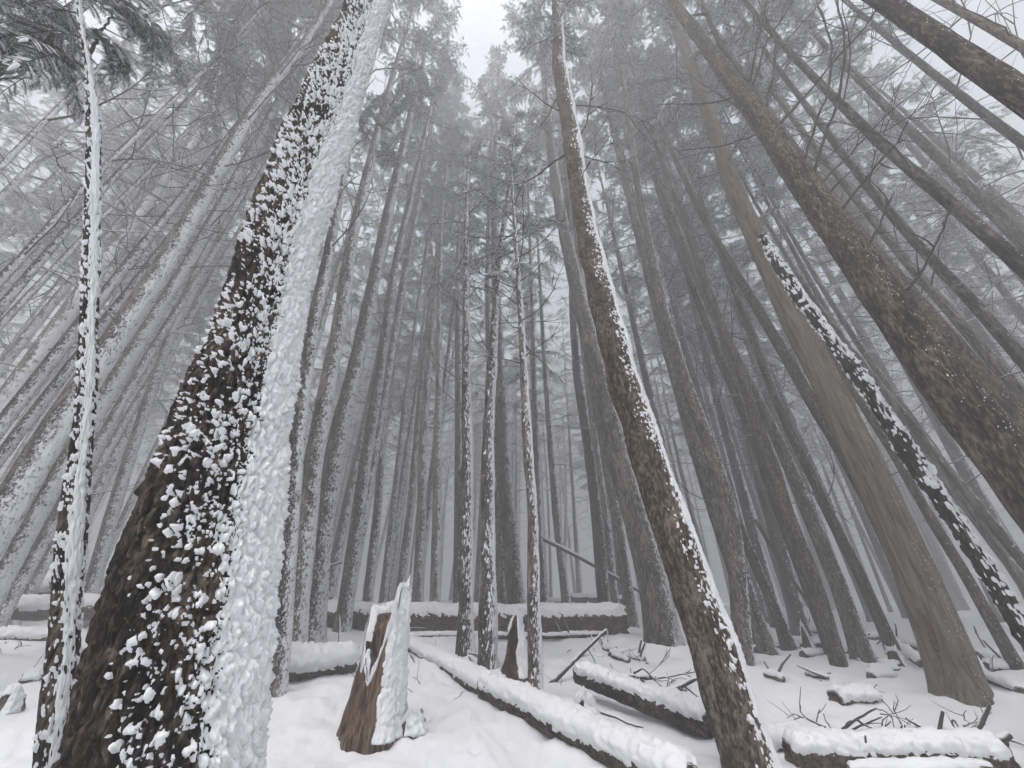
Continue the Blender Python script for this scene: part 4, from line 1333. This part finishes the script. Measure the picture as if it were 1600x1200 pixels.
make_sticks('dead_branch', 'thin pale dead branch lying level above the crooked arched one', (1040, 1068), [([(997, 1062), (1040, 1058), (1088, 1049)], 4), ([(1000, 1064), (1030, 1040), (1050, 1010)], 2), ([(1040, 1080), (1048, 1064)], 3)], twigs=3)
make_sticks('dead_branch', 'thick dark dead branch sloping up to the leaning scaly trunk', (1025, 1084), [([(1022, 1083), (1055, 1076), (1090, 1058)], 11), ([(1036, 1092), (1048, 1063)], 3), ([(1070, 1072), (1092, 1090), (1100, 1098)], 4)], twigs=2)
make_sticks('dead_branch', 'short snow-covered branch lying beside the leaning scaly trunk', (1060, 1104), [([(1046, 1094), (1070, 1100), (1094, 1106)], 9)], twigs=0)
make_sticks('dead_branch', 'low snow-laden branch lying behind the crooked arched one', (930, 1068), [([(924, 1064), (950, 1062), (985, 1058)], 7)], twigs=1)
make_sticks('dead_branch', 'pale curved root under the propped dark log', (990, 1128), [([(935, 1112), (962, 1120), (985, 1132), (1005, 1136)], 5)], twigs=0)
make_sticks('dead_branch', 'short snow-tipped snag by the S-curved trunk', (1168, 1028), [([(1160, 1026), (1172, 1014), (1180, 1009)], 9), ([(1172, 1022), (1186, 1038)], 3)])
make_sticks('dead_branch', 'pale snapped shard leaning on the long reddish log', (705, 985), [([(712, 988), (706, 975), (703, 962)], 6), ([(712, 985), (718, 968)], 4)])
make_sticks('dead_branch', 'tangle of thin dead twigs at the foot of the long reddish log', (640, 990), [([(600, 975), (630, 980), (665, 986)], 3), ([(620, 985), (650, 980), (690, 985)], 2), ([(605, 982), (607, 968)], 2)], twigs=3)
make_sticks('dead_branch', 'little snowy forked stick left behind the tall broken stump', (556, 978), [([(550, 972), (565, 972), (572, 974)], 5), ([(556, 980), (560, 970), (566, 967)], 5)])
make_sticks('dead_branch', 'curled snowy twigs at the foot of the middle thin conifer', (742, 1040), [([(732, 1020), (745, 1022), (752, 1035)], 3), ([(733, 1025), (738, 1038), (748, 1045)], 3), ([(738, 1022), (748, 1028), (752, 1040)], 2)], twigs=2)
make_sticks('dead_branch', 'looped dark twig tangle behind the rotten log stubs', (1505, 1150), [([(1492, 1140), (1487, 1128), (1490, 1123), (1497, 1135), (1505, 1145)], 4), ([(1498, 1150), (1515, 1140), (1535, 1125)], 4), ([(1505, 1135), (1520, 1128), (1540, 1132)], 3), ([(1508, 1126), (1505, 1115)], 3)], twigs=3)
make_sticks('dead_branch', 'dark snapped branch reaching out beside the rotten log end', (1580, 1165), [([(1535, 1160), (1555, 1154), (1575, 1155)], 5), ([(1572, 1155), (1590, 1160), (1610, 1168)], 4)])
TW = 'bare twigs poking through the snow'
TL = 'bare thin twig poking up through the snow behind the rotten snow-capped log'
for foot, lines in (((1255, 1142), [([(1290, 1137), (1262, 1124), (1250, 1112), (1251, 1102)], 3), ([(1256, 1122), (1240, 1115), (1230, 1122)], 2), ([(1252, 1120), (1240, 1125)], 2), ([(1275, 1130), (1278, 1115), (1281, 1108)], 2)]),
                    ((1330, 1145), [([(1313, 1143), (1335, 1126), (1368, 1107)], 4), ([(1338, 1125), (1362, 1138)], 4), ([(1330, 1140), (1355, 1130), (1378, 1120)], 3), ([(1368, 1107), (1385, 1112), (1396, 1125)], 2), ([(1375, 1115), (1393, 1118), (1397, 1136)], 2)]),
                    ((1290, 1160), [([(1316, 1157), (1298, 1138), (1288, 1122), (1287, 1114)], 2), ([(1290, 1162), (1276, 1148)], 2)]),
                    ((1380, 1152), [([(1378, 1150), (1379, 1124)], 3), ([(1378, 1140), (1392, 1127)], 2), ([(1340, 1155), (1378, 1153)], 3)]),
                    ((1405, 1146), [([(1403, 1146), (1410, 1136), (1407, 1127)], 3), ([(1412, 1146), (1414, 1132)], 2), ([(1425, 1148), (1422, 1128)], 2)]),
                    ((1400, 1120), [([(1398, 1118), (1385, 1100), (1375, 1094)], 2), ([(1397, 1113), (1404, 1094)], 2), ([(1396, 1110), (1397, 1095)], 2)]),
                    ((1325, 1190), [([(1323, 1185), (1328, 1165), (1330, 1155)], 2), ([(1312, 1178), (1311, 1166)], 2)])):
    make_sticks('twig', TL, foot, lines, 'twig_bare', 'twig', TW, twigs=1)
TW2 = 'tiny twigs scattered over the clearing'
TL2 = 'tiny bare twig sticking out of the snow in the open clearing'
rt2 = np.random.default_rng(5)
for _ in range(46):
    x = rt2.choice([rt2.uniform(440, 560), rt2.uniform(820, 1060), rt2.uniform(1180, 1440), rt2.uniform(0, 90), rt2.uniform(640, 730)])
    y = rt2.uniform(1005, 1090) if x > 640 or x < 100 else rt2.uniform(1010, 1060)
    ln = rt2.uniform(5, 17)
    a = rt2.uniform(-1.3, 1.3)
    p1 = (x + ln * math.sin(a) * .6 + rt2.normal() * 2, y - ln * abs(math.cos(a)) * .6 - 1)
    p2 = (x + ln * math.sin(a) * 1.2, y - ln * abs(math.cos(a)) * .9 - 1.5)
    make_sticks('small_twig', TL2, (x, y), [([(x, y + 1.5), p1, p2], rt2.uniform(1.0, 2.0))], 'twig_bare', 'twig', TW2, twigs=int(rt2.integers(0, 3)))
make_stump('snow-dusted broken rock-like snag at the left edge of the clearing', (10, 1112), 30, 26, lambda r: .7 + .3 * np.cos(r + .4), 'log_dark', K=80, Mv=40, t=.03, flare=.4, ridges=.2, taper=.3, snow_bias=.6)
make_log('small rounded snow-topped log end left of the slim reddish tree', [(30, 1070), (62, 1068)], (16, 14), 'log_dark', cover=.1, t=.04, sink=.2, clump=.06)
